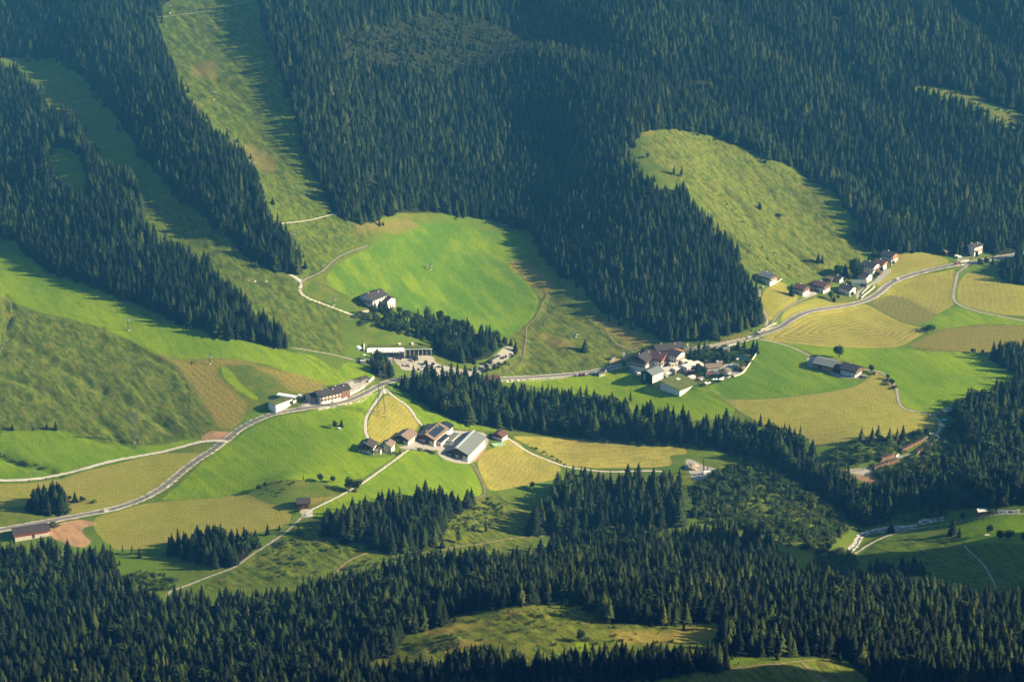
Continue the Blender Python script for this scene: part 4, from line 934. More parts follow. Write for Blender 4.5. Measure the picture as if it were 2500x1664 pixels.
def opening(parent, name, face, u, z, w, h, L, W, mats, d=.10, frame=True):
    """window or door on a wall; face '+x','-x','+y','-y', u along the wall"""
    b = MB(); sg = 1 if face[0] == '+' else -1
    def bx(u0, u1, z0, z1, d0, d1, mi):
        if face[1] == 'x': x = sorted((sg * (L / 2 + d0), sg * (L / 2 + d1))); b.box(x[0], x[1], u0, u1, z0, z1, mi)
        else: y = sorted((sg * (W / 2 + d0), sg * (W / 2 + d1))); b.box(u0, u1, y[0], y[1], z0, z1, mi)
    if frame:
        f = .14
        bx(u - w / 2 - f, u - w / 2, z - f, z + h + f, .01, d, 0); bx(u + w / 2, u + w / 2 + f, z - f, z + h + f, .01, d, 0)
        bx(u - w / 2, u + w / 2, z + h, z + h + f, .01, d, 0); bx(u - w / 2, u + w / 2, z - f, z, .01, d + .05, 0)
    bx(u - w / 2, u + w / 2, z, z + h, .005, d * .5, 1)
    return b.build(name, mats, parent)
def gable_roof(parent, L, W, H, pitch, over, m, th=.28, name='roof', ridge_shift=0.0, z0=0.0):
    b = MB(); tp = math.tan(R(pitch)); oe = over; x0, x1 = -L / 2 - over, L / 2 + over; rs = ridge_shift
    hr = H + (W / 2) * tp
    for sg in (-1, 1):
        ye = sg * (W / 2 + oe); ze = hr - (abs(ye - rs)) * tp
        V = [(x0, rs, hr + .02), (x1, rs, hr + .02), (x1, ye, ze), (x0, ye, ze)]; V += [(x, y, z + th) for x, y, z in V]
        F = [(0, 1, 2, 3), (7, 6, 5, 4), (0, 4, 5, 1), (1, 5, 6, 2), (2, 6, 7, 3), (3, 7, 4, 0)]
        b.add(V, F if sg < 0 else [tuple(reversed(f)) for f in F])
    return b.build(name, m, parent)
def chimney(parent, x, y, z, h=1.6, w=.8):
    b = MB(); b.box(x - w / 2, x + w / 2, y - w / 2, y + w / 2, z - 1, z + h, 0); b.box(x - w / 2 - .12, x + w / 2 + .12, y - w / 2 - .12, y + w / 2 + .12, z + h, z + h + .18, 1)
    return b.build('chimney', [W_WHITE, M_DARKM], parent)
def balcony(parent, face, L, W, z, u0, u1, m=None):
    b = MB(); sg = 1 if face[0] == '+' else -1; dep = 1.3
    def bx(a0, a1, d0, d1, z0, z1):
        if face[1] == 'x': x = sorted((sg * (L / 2 + d0), sg * (L / 2 + d1))); b.box(x[0], x[1], a0, a1, z0, z1)
        else: y = sorted((sg * (W / 2 + d0), sg * (W / 2 + d1))); b.box(a0, a1, y[0], y[1], z0, z1)
    bx(u0, u1, .02, dep, z - .18, z); bx(u0, u1, dep, dep + .1, z, z + 1.0); bx(u0, u0 + .1, .02, dep, z, z + 1.0); bx(u1 - .1, u1, .02, dep, z, z + 1.0)
    return b.build('balcony', m or M_BALC, parent)
def house(name, label, cat, at, L, W, H, ang, roof, wall, upper=None, pitch=22, over=1.0, balc=('+x',), win=True, chim=1, door='-y', group=None, storey=2.8, solar=False, big_door=None, ridge_light=False):
    p = G(at)[0] if isinstance(at, str) else np.array(at); a = R(ang); z = seat(p, L, W, a); p = (p[0], p[1], z)
    e = thing(name, label, cat, p, a, group); tp = math.tan(R(pitch)); hr = H + W / 2 * tp
    b = MB(); zs = H * (.55 if upper is not None else 1.0)
    x0, x1, y0, y1 = -L / 2, L / 2, -W / 2, W / 2
    def shell(zb, zt, gable, mi, g=0.0):
        X0, X1, Y0, Y1 = x0 - g, x1 + g, y0 - g, y1 + g
        V = [(X0, Y0, zb), (X1, Y0, zb), (X1, Y1, zb), (X0, Y1, zb), (X0, Y0, zt), (X1, Y0, zt), (X1, Y1, zt), (X0, Y1, zt)]
        F = [(0, 1, 5, 4), (2, 3, 7, 6)]
        if gable: V += [(X0, 0, hr), (X1, 0, hr)]; F += [(1, 2, 6, 9, 5), (3, 0, 4, 8, 7)]
        else: F += [(1, 2, 6, 5), (3, 0, 4, 7)]
        b.add(V, F, mi)
    if upper is None: shell(-4.5, H, True, 0)
    else:
        shell(-4.5, zs, False, 0); shell(zs, H, True, 1, .06)
    b.build('wall', [wall, upper or wall], e)
    rf = gable_roof(e, L, W, H, pitch, over, roof)
    if chim:
        for k in range(chim): chimney(rf, (-.22 + .45 * k) * L, (.16 - .3 * k) * W, hr - .2 * W * tp)
    if solar:
        s = MB(); ya, yb = -W * .08, -W * .46
        za, zb_ = hr - abs(ya) * tp + .36, hr - abs(yb) * tp + .36
        s.add([(-L * .4, ya, za), (L * .4, ya, za), (L * .4, yb, zb_), (-L * .4, yb, zb_), (-L * .4, ya, za + .1), (L * .4, ya, za + .1), (L * .4, yb, zb_ + .1), (-L * .4, yb, zb_ + .1)],
              [(0, 1, 2, 3), (7, 6, 5, 4), (0, 4, 5, 1), (1, 5, 6, 2), (2, 6, 7, 3), (3, 7, 4, 0)]); s.build('solar_panel', R_SOLAR, rf)
    if ridge_light:
        s = MB(); yy = 1.0
        for sg in (0, 1): pass
        s.add([(x0 - .9, -.25, hr + .75), (x1 + .9, -.25, hr + .75), (x1 + .9, 2.3, hr + .30 - 1.05 * tp), (x0 - .9, 2.3, hr + .30 - 1.05 * tp), (x0 - .9, -.25, hr + .25), (x1 + .9, -.25, hr + .25)],
              [(0, 1, 2, 3), (0, 4, 5, 1), (4, 0, 3), (5, 2, 1)]); s.build('ridge_light', M_WMETAL, rf)
    if win:
        for face in ('-y', '+y', '-x', '+x'):
            n = {'-y': (0, -1), '+y': (0, 1), '-x': (-1, 0), '+x': (1, 0)}[face]
            if not toward(p, a, n): continue
            span = L if face[1] == 'y' else W; nu = max(2, int(span / 3.2)); rows = max(1, int(H / storey))
            for r in range(rows):
                for k in range(nu):
                    u = (k + .5) / nu * span - span / 2
                    if r == 0 and face == door and k == nu // 2: opening(e, 'door', face, u, .05, 1.1, 2.1, L, W, [M_FRAME, W_WOOD]); continue
                    opening(e, 'window', face, u, .9 + r * storey, 1.1, 1.25, L, W, [M_FRAME, M_PANE], .18 if upper else .10)
            if face in balc and rows > 1: 
                for r in range(1, rows): balcony(e, face, L, W, r * storey, -span * .46, span * .46)
    if big_door:
        for face, u, w, h in big_door: opening(e, 'door', face, u, 0, w, h, L, W, [W_WOOD, M_DARKM], .12)
    return e
def wall_run(name, label, s, h, w, m, cat='wall', base=None, cap=None):
    p = spline(G(s), 2.5); e = MB(); T = np.gradient(p, axis=0); T /= np.hypot(T[:, 0], T[:, 1])[:, None]; V = []; F = []
    for i, q in enumerate(p):
        n = np.array([-T[i, 1], T[i, 0]]) * w / 2; z = float(height(*q))
        V += [(q[0] + n[0], q[1] + n[1], z - 1.5), (q[0] - n[0], q[1] - n[1], z - 1.5), (q[0] - n[0], q[1] - n[1], z + h), (q[0] + n[0], q[1] + n[1], z + h)]
    for i in range(len(p) - 1):
        a, b = i * 4, i * 4 + 4
        for j in range(4): F.append((a + j, a + (j + 1) % 4, b + (j + 1) % 4, b + j))
    F += [(3, 2, 1, 0), tuple(len(V) - 4 + k for k in range(4))]
    e.add(V, F); return tag(e.build(name, m), label, cat)

# --- the farm in the middle of the valley
house('farmhouse', 'white farmhouse with dark wooden upper floor, leftmost building of the central farm', 'farmhouse', 'a 215,395', 11.5, 12.5, 5.6, 78, R_DARK, W_WHITE, W_WOOD, 23, 1.1, ('-x',))
house('farmhouse', 'cream farmhouse with half brown roof beside the leftmost farmhouse', 'farmhouse', 'a 500,395', 10, 9.5, 6.0, 74, R_BROWN, W_CREAM, None, 24, .9, ())
house('farm_annex', 'narrow white link building between the two farmhouses', 'house', 'a 365,425', 5, 5.2, 3.6, 76, R_DARK, W_WHITE, None, 20, .5, (), chim=0)
house('barn', 'small barn with weathered brown roof and white right wall in the central farm', 'barn', 'a 745,250', 15, 13.5, 4.2, 64, R_BROWN, W_CREAM, W_WOOD, 24, 1.1, (), chim=0, big_door=[('-x', 0, 3.4, 3.2)])
house('barn', 'large old barn with dark wood gable and solar panels in the central farm', 'barn', 'a 1120,225', 26, 17, 5.0, 65, R_BROWN, W_CREAM, W_WOOD, 23, 1.4, (), chim=2, solar=True, big_door=[('-x', -2, 4, 3.6)])
house('barn_wing', 'low wing with black solar roof against the large old barn', 'barn', 'a 1250,285', 15, 7, 3.6, 65, R_SOLAR, W_WHITE, None, 16, .7, (), chim=0)
house('barn_wing', 'back wing with striped dark roof behind the large old barn', 'barn', 'a 1290,125', 10, 12, 4.2, 65, R_SOLAR, W_WHITE, W_WOOD, 20, .9, (), win=False, chim=0)
house('cowshed', 'large cowshed with long grey metal roof and bright ridge light', 'barn', 'a 1590,390', 39, 20.5, 4.6, 68.5, R_GREY, W_WHITE, W_WOOD, 24, 1.1, (), chim=0, ridge_light=True, big_door=[('-x', -3.5, 4, 3.4), ('-x', 4, 3, 3)])
house('machine_shed', 'narrow dark flat shed beside the large cowshed', 'shed', 'a 1400,262', 19, 5, 2.9, 67, R_GREY, W_GREY, None, 5, .4, (), win=False, chim=0)
house('lean_to', 'pale lean-to with low wall on the left of the cowshed', 'shed', 'a 1390,350', 8, 9, 2.6, 67, R_GREY, W_PALE, None, 6, .3, (), win=False, chim=0)
house('shed', 'white shed with dark red roof right of the large cowshed', 'shed', 'a 2070,225', 9, 10, 4.2, 60, R_RED, W_WHITE, W_WOOD, 20, .9, (), win=False, chim=0)
house('small_shed', 'small dark shed with bright roof edge behind the old barn', 'shed', 'a 1060,100', 7, 4.5, 2.8, 60, R_DARK, W_PALE, None, 14, .5, (), win=False, chim=0)
# --- hut, long barn and other single buildings
house('hay_barn', 'red brown hay barn with dark roof beside the pale gravel yard', 'barn', 'm 545,690', 10, 9, 4.4, 6, R_DARK, W_RED, None, 30, .9, (), win=False, chim=0, big_door=[('-y', -3, 3, 2.4), ('-y', 2.5, 2.2, 2.2)])
lb = house('long_barn', 'long grey boarded barn with dark roof and red eave by the road, bottom left', 'barn', 'h 540,1110', 28, 13, 5.0, 20, R_DARK, W_PALE, None, 18, 1.0, (), win=False, chim=0, big_door=[('-y', 1.0, 1.6, 3.2)])
b = MB(); b.box(-15, 15, -7.75, -7.5, 4.05, 4.75); b.build('eave_board', mat('red_paint', (.30, .045, .035), .6, .2, .1), lb)
house('roadside_house', 'house with dull red roof between the road and tall spruces', 'house', 'c 1965,1300', 13, 9, 4.5, 6, R_RED, W_WOOD, None, 28, .9, ())
ch = house('chalet', 'large dark roofed chalet alone above the grove on the green slope', 'chalet', 'c 345,215', 19, 17, 6.4, 50, R_DARK, W_WHITE, None, 22, 1.4, ('-x',), chim=2)
house('chalet_wing', 'lower wing with white right wall joined to the lone large chalet', 'chalet', 'c 505,228', 15, 12, 5.0, -38, R_DARK, W_WHITE, None, 20, 1.2, ('+x',))
house('river_hut', 'small hut with bright silver roof beside the stony stream', 'hut', 'k 1810,175', 7.5, 5.0, 2.6, 12, R_PALE, W_WOOD, None, 26, .6, (), win=False, chim=0, big_door=[('-y', 0, 1.2, 1.9)])
house('red_shed', 'rust red shed at the bend where the farm track enters the trees', 'shed', 'g 2200,150', 9, 6.5, 3.4, 40, R_GREY, W_RED, W_RED, 16, .7, (), win=False, chim=0, big_door=[('-y', 0, 3, 2.6)])
# --- lift station on the left road bend
gs = G('d 450,640')[0]
R_GRASS = mat('grass_roof', (.095, .115, .030), .95, .1, .25, .25)
house('garage_hall', 'white walled garage hall with grass roof beside the road bend', 'hall', 'd 470,610', 24, 10, 4.4, 46, R_GRASS, W_WHITE, None, 3, .2, (), win=False, chim=0, big_door=[('-y', 6, 4, 3)])
house('guesthouse', 'long guesthouse with dark roof and white front beside the road bend', 'guesthouse', 'd 1330,490', 20, 13, 6.4, 30, R_DARK, W_WHITE, None, 22, 1.3, ('-y',), chim=2)
house('guesthouse_wing', 'dark roofed wing with brick red boarded front at the guesthouse', 'guesthouse', 'd 1560,420', 15, 12, 6.6, 32, R_DARK, W_RED, None, 20, 1.2, (), chim=2)
house('guesthouse_wing', 'low shaded wing with dark roof at the left end of the guesthouse', 'guesthouse', 'd 1060,500', 11, 9, 4.0, 30, R_DARK, W_GREY, None, 18, .9, (), chim=0)
# --- chalets of the upper right hamlet
HAM = [('e 265,570', 12, 12, 6.2, R_GREY, W_WHITE, W_WOOD, 'grey roofed chalet standing alone at the top of the gravel drive'),
       ('e 745,725', 10.5, 11, 5.6, R_RED, W_WHITE, W_WOOD, 'chalet with dark red roof, left of the paved yard, beside a spruce'),
       ('e 1035,690', 11.5, 12, 5.8, R_RED, W_WHITE, W_WOOD, 'chalet with dark red roof and white chimney, right of the paved yard'),
       ('e 1405,730', 12, 11, 5.2, R_DARK, W_WHITE, None, 'white chalet with black roof beside the hamlet garden'),
       ('e 1275,560', 7.5, 7, 3.6, R_DARK, W_WHITE, None, 'tiny white cottage with dark roof below the hamlet spruces'),
       ('e 1650,545', 11, 11, 5.4, R_DARK, W_WHITE, None, 'dark roofed chalet just above the flat garage of the hamlet'),
       ('e 1740,415', 13, 13, 6.0, R_DARK, W_WHITE, None, 'broad dark roofed chalet with white chimney on the hamlet slope'),
       ('e 1890,365', 10, 9, 5.4, R_RED, W_WHITE, W_ORANGE, 'narrow chalet with lit wooden gable, second highest of the hamlet'),
       ('e 2010,265', 12, 12, 5.6, R_DARK, W_WHITE, W_ORANGE, 'topmost chalet of the hamlet at the edge of the spruce forest')]
for at, L, W, H, rf, wl, up, lab in HAM: house('chalet', lab, 'chalet', at, L, W, H, -38, rf, wl, up, 21, 1.3, ('+x',), group='chalets of the hamlet')
house('garage', 'long flat grey roofed garage in the middle of the hamlet', 'garage', 'e 1570,625', 14, 9, 3.4, -4, R_GREY, W_WHITE, None, 8, .8, (), win=False, chim=0, big_door=[('-y', 3, 3, 2.4), ('-y', 6, 2, 2.4)])
house('roadside_house', 'tall white house with brown balconies and black roof near the right edge', 'house', 'j 1290,480', 12, 11, 7.2, 40, R_DARK, W_WHITE, None, 16, 1.2, ('-y', '+x'), chim=2)
house('hut', 'small brown hut half hidden by trees left of the tall white house', 'hut', 'j 690,510', 7, 5.5, 2.8, 45, R_BROWN, W_WOOD, None, 24, .7, (), win=False, chim=0)
# --- farm on the right
house('barn', 'wide barn with grey blue roof, left building of the right farm', 'barn', 'f 690,660', 19, 17, 4.4, -32, R_GREY, W_ORANGE, W_WOOD, 16, .9, (), win=False, chim=0, big_door=[('-y', -3, 4, 3.2), ('+x', 0, 3, 3)])
house('farmhouse', 'brown roofed farmhouse with white lower floor, right building of the right farm', 'farmhouse', 'f 1320,820', 15, 14, 5.8, -36, R_DARK, W_WHITE, W_WOOD, 22, 1.3, ('+x',), chim=1)
house('barn_link', 'dark wooden link between barn and farmhouse of the right farm', 'barn', 'f 1010,750', 10, 9, 4.0, -34, R_DARK, W_WOOD, None, 18, .8, (), win=False, chim=0)
house('shed', 'narrow open shed with pale front behind the right farm', 'shed', 'f 560,520', 9, 4, 2.6, -35, R_GREY, W_PALE, None, 8, .5, (), win=False, chim=0)
house('playhouse', 'tiny wooden hut beside the round tree at the right farm', 'hut', 'f 1900,850', 3.2, 2.6, 2.0, -30, R_BROWN, W_ORANGE, None, 28, .4, (), win=False, chim=0)
# --- the hotel
house('hotel', 'main hotel block with shaded balconied front gable beside the road', 'hotel', 'b 540,360', 20, 17, 9.0, 55, R_DARK, W_WHITE, W_WOOD, 22, 1.6, ('-x',), chim=2)
house('hotel_block', 'middle hotel block with red brown roof and wooden gable front', 'hotel', 'b 720,330', 20, 15, 8.0, -34, R_RED, W_WHITE, W_RED, 24, 1.5, ('+x',), chim=2)
house('hotel_block', 'back hotel block with long dark roof seen beyond the others', 'hotel', 'b 880,215', 26, 14, 8.5, 18, R_DARK, W_WHITE, W_WOOD, 22, 1.3, (), chim=3)
hb = house('hotel_block', 'right hotel block with orange boarded terrace roof', 'hotel', 'b 950,280', 20, 15, 7.0, -38, R_DARK, W_WHITE, None, 20, 1.3, ('+x',), chim=1)
b = MB(); tp = math.tan(R(20)); hr = 7 + 7.5 * tp
b.add([(1, .4, hr + .34), (9.5, .4, hr + .34), (9.5, 7.4, hr - 7.0 * tp + .36), (1, 7.4, hr - 7.0 * tp + .36), (1, .4, hr + .5), (9.5, .4, hr + .5), (9.5, 7.4, hr - 7.0 * tp + .52), (1, 7.4, hr - 7 * tp + .52)], [(3, 2, 1, 0), (4, 5, 6, 7), (0, 1, 5, 4), (1, 2, 6, 5), (2, 3, 7, 6), (3, 0, 4, 7)])
b.build('roof_boards', mat('orange_boards', (.62, .30, .06), .8, .2, .15), hb)
an = house('hotel_annex', 'hotel annex with grey roof, dark gable and bright white right wall', 'hotel', 'b 660,565', 15, 14, 8.4, 46, R_GREY, W_WHITE, None, 20, 1.1, (), chim=0)
b = MB(); b.box(-7.75, -7.55, -7.02, 7.02, -3, 8.0); b.add([(-7.75, -7.02, 8.0), (-7.75, 7.02, 8.0), (-7.75, 0, 10.6)], [(0, 2, 1)]); b.build('gable_shade', mat('gable_shade_black', (.018, .016, .016), .85, .15, .2), an)  # black sheet paints the shade on the annex's front gable
for k in range(3):
    b = MB(); z = .8 + 2.4 * k
    b.box(-7.95, -7.76, 1.6, 4.0, z, z + 1.7, 0); b.box(-8.0, -7.96, 2.0, 3.6, z + .35, z + 1.35, 1); b.build('window', [W_WHITE, M_PANE], an)
def slab_hall(name, label, at, L, W, H, ang, tilt, roof, wall):
    p = G(at)[0]; a = R(ang); z = seat(p, L, W, a) - .3; e = thing(name, label, 'hall', (p[0], p[1], z), a); b = MB()
    def zr(x, y): return H + tilt * (y / W + .5)
    x0, x1, y0, y1 = -L / 2, L / 2, -W / 2, W / 2
    b.add([(x0, y0, -4), (x1, y0, -4), (x1, y1, -4), (x0, y1, -4), (x0, y0, zr(0, y0)), (x1, y0, zr(0, y0)), (x1, y1, zr(0, y1)), (x0, y1, zr(0, y1))], [(0, 1, 5, 4), (1, 2, 6, 5), (2, 3, 7, 6), (3, 0, 4, 7)]); b.build('wall', wall, e)
    b = MB(); o = .7
    V = [(x0 - o, y0 - o, zr(0, y0) + .03), (x1 + o, y0 - o, zr(0, y0) + .03), (x1 + o, y1 + o, zr(0, y1) + .03), (x0 - o, y1 + o, zr(0, y1) + .03)]
    b.add(V + [(x, y, zz + .5) for x, y, zz in V], [(3, 2, 1, 0), (4, 5, 6, 7), (0, 1, 5, 4), (1, 2, 6, 5), (2, 3, 7, 6), (3, 0, 4, 7)]); rf = b.build('roof', roof, e)
    return e, rf
e, rf = slab_hall('sports_hall', 'low white hall with big sloping grass roof below the hotel', 'b 1050,680', 25, 24, 2.8, 44, 2.2, R_GRASS, W_WHITE)
b = MB(); b.box(1, 5, 3, 4, 4.2, 5.4); b.box(1, 5, 5.2, 6.2, 4.4, 5.6); b.build('skylight', W_PALE, rf)
b = MB(); b.box(-10.62, -10.52, -9, 3, -1, 2.5); b.build('glass_front', M_PANE, e)
# terraces, pavilion, tower
def flat_block(name, label, cat, at, L, W, H, ang, wall, roof, over=.3, group=None, win=True):
    p = G(at)[0]; a = R(ang); z = seat(p, L, W, a); e = thing(name, label, cat, (p[0], p[1], z), a, group)
    b = MB(); b.box(-L / 2, L / 2, -W / 2, W / 2, -4, H); b.build('wall', wall, e)
    b = MB(); b.box(-L / 2 - over, L / 2 + over, -W / 2 - over, W / 2 + over, H + .02, H + .3); b.build('roof', roof, e)
    if win:
        for k in range(max(2, int(L / 3))):
            u = (k + .5) / max(2, int(L / 3)) * L - L / 2; opening(e, 'window', '-y', u, .7, 1.5, max(.8, H - 1.5), L, W, [M_FRAME, M_PANE])
    return e
M_DECK = mat('terrace_paving', (.66, .60, .52), .9, .15, .1, .5)
flat_block('terrace_building', 'long white terrace building in front of the hotel pool', 'terrace', 'b 1240,400', 19, 9, 3.2, 34, W_WHITE, M_DECK)
flat_block('terrace_building', 'lower cream terrace with windowed front below the hotel terrace', 'terrace', 'b 1050,440', 13, 5, 3.0, 36, W_CREAM, M_DECK)
flat_block('pool_house', 'pale flat roofed pool house close to the grey hotel annex', 'house', 'b 870,460', 8, 7, 3.4, 20, W_CREAM, W_PALE)
flat_block('pool_house', 'small cream pavilion behind the pale flat pool house', 'house', 'b 960,370', 7, 6, 3.2, 22, W_CREAM, W_PALE)
house('garden_pavilion', 'broad brown roofed pavilion in the hotel garden', 'pavilion', 'b 1530,410', 14, 10, 2.8, 15, R_BROWN, W_PALE, None, 15, .9, (), win=False, chim=0)
house('garden_shed', 'reddish roofed shed in the hotel garden below the terrace', 'shed', 'b 1200,490', 9, 5, 2.6, 15, R_RED, W_WOOD, None, 20, .6, (), win=False, chim=0)
p = G('b 1735,520')[0]; e = thing('round_tower', 'round white sauna tower with conical roof at the garden wall', 'tower', p)
b = MB(); b.tube((0, 0, -3), (0, 0, 5.2), 3.6, 3.6, 20); b.build('wall', W_WHITE, e)
b = MB(); b.tube((0, 0, 5.22), (0, 0, 6.0), 4.3, 3.2, 20); b.tube((0, 0, 6.02), (0, 0, 6.6), 3.0, .2, 20); b.build('roof', R_BROWN, e)
for k in range(5):
    an_ = R(-150 + 30 * k); b = MB(); c, s = math.cos(an_), math.sin(an_)
    b.bar((3.62 * c, 3.62 * s, 1.2), (3.62 * c, 3.62 * s, 3.6), .9); b.build('window', M_PANE, e)
wall_run('garden_wall', 'pale wall closing the hotel garden towards the green meadow', 'b 2170,185 2060,350 1970,480 1910,505 1840,530', 1.6, .5, W_CREAM)
wall_run('garden_wall', 'short white wall left of the round sauna tower', 'b 1690,560 1620,590', 2.4, .6, W_WHITE)
wall_run('retaining_wall', 'long pale retaining wall curving along the road below the guesthouse terrace', 'd 1440,570 1690,510 1720,440 1860,380 2040,270', 1.6, .6, W_CREAM)
wall_run('retaining_wall', 'short white wall at the upper end of the terrace yard', 'd 2120,190 2220,105', 2.2, .6, W_WHITE)
wall_run('stone_wall', 'lower stone retaining wall beside the hamlet drive', 'e 1600,820 1680,750 1760,690 1800,645', 1.6, .8, M_STONE)
wall_run('stone_wall', 'upper stone retaining wall above the hamlet drive', 'e 1610,760 1660,700 1720,650', 1.3, .8, M_STONE)
wall_run('stone_wall', 'stone wall under the fork of the roads below the spruce spur', 'F 550,722 600,700 660,672', 1.5, .8, M_STONE)
wall_run('drive_wall', 'pale low wall beside the lone grey roofed chalet', 'e 330,625 400,585 465,535', 1.0, .4, W_CREAM)
wall_run('bridge_parapet', 'white bridge parapet of the road beside the hotel pond', 'b 1560,130 1700,105 1870,60', 1.0, .4, W_WHITE)
wall_run('bridge_parapet', 'pale bridge parapet of the road near the right edge', 'j 1000,700 1080,680 1180,655', 1.0, .4, W_CREAM)
wall_run('boulder_bank', 'rough stone bank above the road between spruce forest and pond', 'b 1480,95 1650,60 1850,20 2000,-10', 1.6, 2.5, M_STONE, 'bank')
# timber gallery along the road
g0 = G('b 60,365 575,222'); pth = spline(g0, 1.0); e = thing('timber_gallery', 'long pale timber gallery with many posts along the road by the hotel', 'gallery', (g0[0][0], g0[0][1], 0))
e.location = (0, 0, 0); tm = mat('pale_timber', (.52, .40, .24), .85, .15, .15, 1)
def zz(q): return float(height(*q))
n = 15; T = (pth[-1] - pth[0]) / np.hypot(*(pth[-1] - pth[0])); N = np.array([-T[1], T[0]])
pts = [pth[int(i * (len(pth) - 1) / n)] for i in range(n + 1)]
for a in pts:
    b = MB(); z = zz(a); b.bar((*a, z - .5), (*a, z + 3.2), .35); c = a + N * 2.4; b.bar((*c, z - .5), (*c, z + 3.6), .35); b.bar((*(a - N * .8), z + 3.0), (*(c + N * .6), z + 3.7), .3); b.build('post', tm, e)
b = MB()
for q, w_ in zip(pts[:-1], pts[1:]):
    z0_, z1_ = zz(q), zz(w_)
    for o, hh in ((0, 3.25), (1.2, 3.5), (2.4, 3.8)): b.bar((*(q + N * o), z0_ + hh), (*(w_ + N * o), z1_ + hh), .32)
b.build('beam', tm, e)
e.location = Vector((*pth[0], zz(pth[0])))
for c in e.children: c.data.transform(Matrix.Translation(-e.location))
# --- gondola valley station: white hall, canopies, dark glazed ground floor
p = G('c 520,925')[0]; pr = G('c 980,910')[0]; a = R(2); z = seat(p, 30, 9, a)
e = thing('gondola_station', 'white gondola station with curved canopy and long glazed canopy wing', 'lift station', (p[0], p[1], z), a)
b = MB(); b.box(-17, 17, -3.5, 5.5, -4, 2.2); b.build('ground_floor', mat('dark_glazing', (.05, .06, .065), .3, .4, .2, 1), e)
b = MB()
for k in range(12): b.box(-16.6 + 2.9 * k, -16.2 + 2.9 * k, -3.8, -3.52, 0, 2.2)
b.build('mullion', M_FRAME, e)
b = MB(); prof = [(-4.6, 2.3), (-4.6, 2.8), (-3.4, 4.3), (-1.2, 5.0), (.6, 5.1), (.6, 2.3)]
for xx in (0,):
    V = [(-17.5, y, zz_) for y, zz_ in prof] + [(16.5, y, zz_) for y, zz_ in prof]; n = len(prof)
    b.add(V, [tuple(range(n)), tuple(range(2 * n - 1, n - 1, -1))] + [(k, n + k, n + (k + 1) % n, (k + 1) % n) for k in range(n)])
hall = b.build('hall', M_WMETAL, e)
b = MB(); b.add([(-17, .62, 4.9), (42, .62, 4.0), (38, 8, 3.6), (-15, 10, 5.0), (-17, .62, -3), (42, .62, -3), (38, 8, -3), (-15, 10, -3)], [(0, 1, 2, 3), (0, 4, 5, 1), (1, 5, 6, 2), (3, 7, 4, 0)]); b.build('grass_roof', R_GRASS, e)
for k in range(9):
    b = MB(); x = -11 + 2.9 * k; b.bar((x, -4.25, 3.4), (x, -4.05, 3.7), .5); b.build('window', M_PANE, hall)
b = MB(); b.box(-20.6, -19.9, -3.0, 6.0, -3, 6.5); b.add([(-20.6, 6.01, 3), (-19.9, 6.01, 3), (-19.9, 10, 6), (-20.6, 10, 6), (-20.6, 6.01, 6.5), (-19.9, 6.01, 6.5)], [(0, 1, 2, 3), (3, 2, 5, 4), (0, 3, 4), (1, 5, 2)]); b.build('fin_wall', W_WHITE, e)
def barrel(L, W, h, rise, n=10, th=.3, cant=0):
    b = MB(); V = []
    for xx in (-L / 2, L / 2):
        for r in (0, th):
            for k in range(n + 1):
                t_ = math.pi * k / n; V.append((xx, -math.cos(t_) * (W / 2 + r), h + math.sin(t_) * (rise + r)))
    m = n + 1; F = []
    for k in range(n):
        F += [(k, k + 1, 2 * m + k + 1, 2 * m + k), (m + k + 1, m + k, 3 * m + k, 3 * m + k + 1), (k + 1, k, m + k, m + k + 1), (2 * m + k, 2 * m + k + 1, 3 * m + k + 1, 3 * m + k)]
    F += [(0, 2 * m, 3 * m, m), (n, m + n, 3 * m + n, 2 * m + n)]
    b.add(V, F); return b
b = barrel(12, 6.5, 4.2, 1.9); cp = b.build('canopy', M_WMETAL, e); cp.location = (-25.5, 3, -.5); cp.rotation_euler = (0, 0, R(-62))
b = barrel(15, 5, 1.6, 1.2); c2 = b.build('canopy', W_WHITE, e); c2.location = (-25, -4.5, -.8); c2.rotation_euler = (0, 0, R(-40))
b = MB(); b.box(17.2, 42.5, -.5, .9, 3.3, 3.62); b.build('canopy_roof', mat('pale_green_sheet', (.52, .62, .60), .5, .3, .05, 1), e)
b = MB(); b.box(17.2, 41.5, .3, .5, -2, 3.3); b.build('glass_wall', mat('pale_glazing', (.05, .075, .08), .25, .5, .2, .5), e)
for k in range(7): b = MB(); x = 18 + 3.9 * k; b.bar((x, -.2, -3), (x, -.2, 3.3), .16); b.build('post', W_WHITE, e)
b = MB(); b.bar((16.9, -4.8, -2), (16.9, -4.8, 5.6), .3); b.build('mast', W_WHITE, e)
b = MB(); b.box(-13, -9.5, -6, -3.9, -2, 2.6); b.build('entrance_block', W_WHITE, e)
for k, lab in ((0, 'small white technical cabin on the grass bank behind the gondola station'), (1, 'tiny grey white cabin farther right on the bank behind the gondola station')):
    flat_block('technical_cabin', lab, 'cabin', ('c 705,805', 'c 880,795')[k], 2.6 - .6 * k, 2.0, 1.8, 10, W_WHITE, W_WHITE, .1, None, False)
flat_block('transformer_tower', 'small white tower standing in the grove right of the lone chalet', 'tower', 'c 1475,715', 2.4, 2.4, 5.5, 20, W_CREAM, W_WHITE, .2, None, False)
flat_block('roadside_cabin', 'low cabin with pale right wall between cars parked by the road', 'cabin', 'q 800,500', 5.5, 3.6, 2.6, 20, W_CREAM, R_DARK, .4)
flat_block('bus_shelter', 'tiny dark shelter with pale end on the grass above the timber gallery', 'shelter', 'q 1060,150', 4, 2.6, 2.4, 20, W_CREAM, R_DARK, .4)
flat_block('ticket_cabin', 'small pale cabin at the fork below the white gondola station', 'cabin', 'c 590,1030', 6, 4.5, 2.8, 10, W_CREAM, W_PALE, .4)
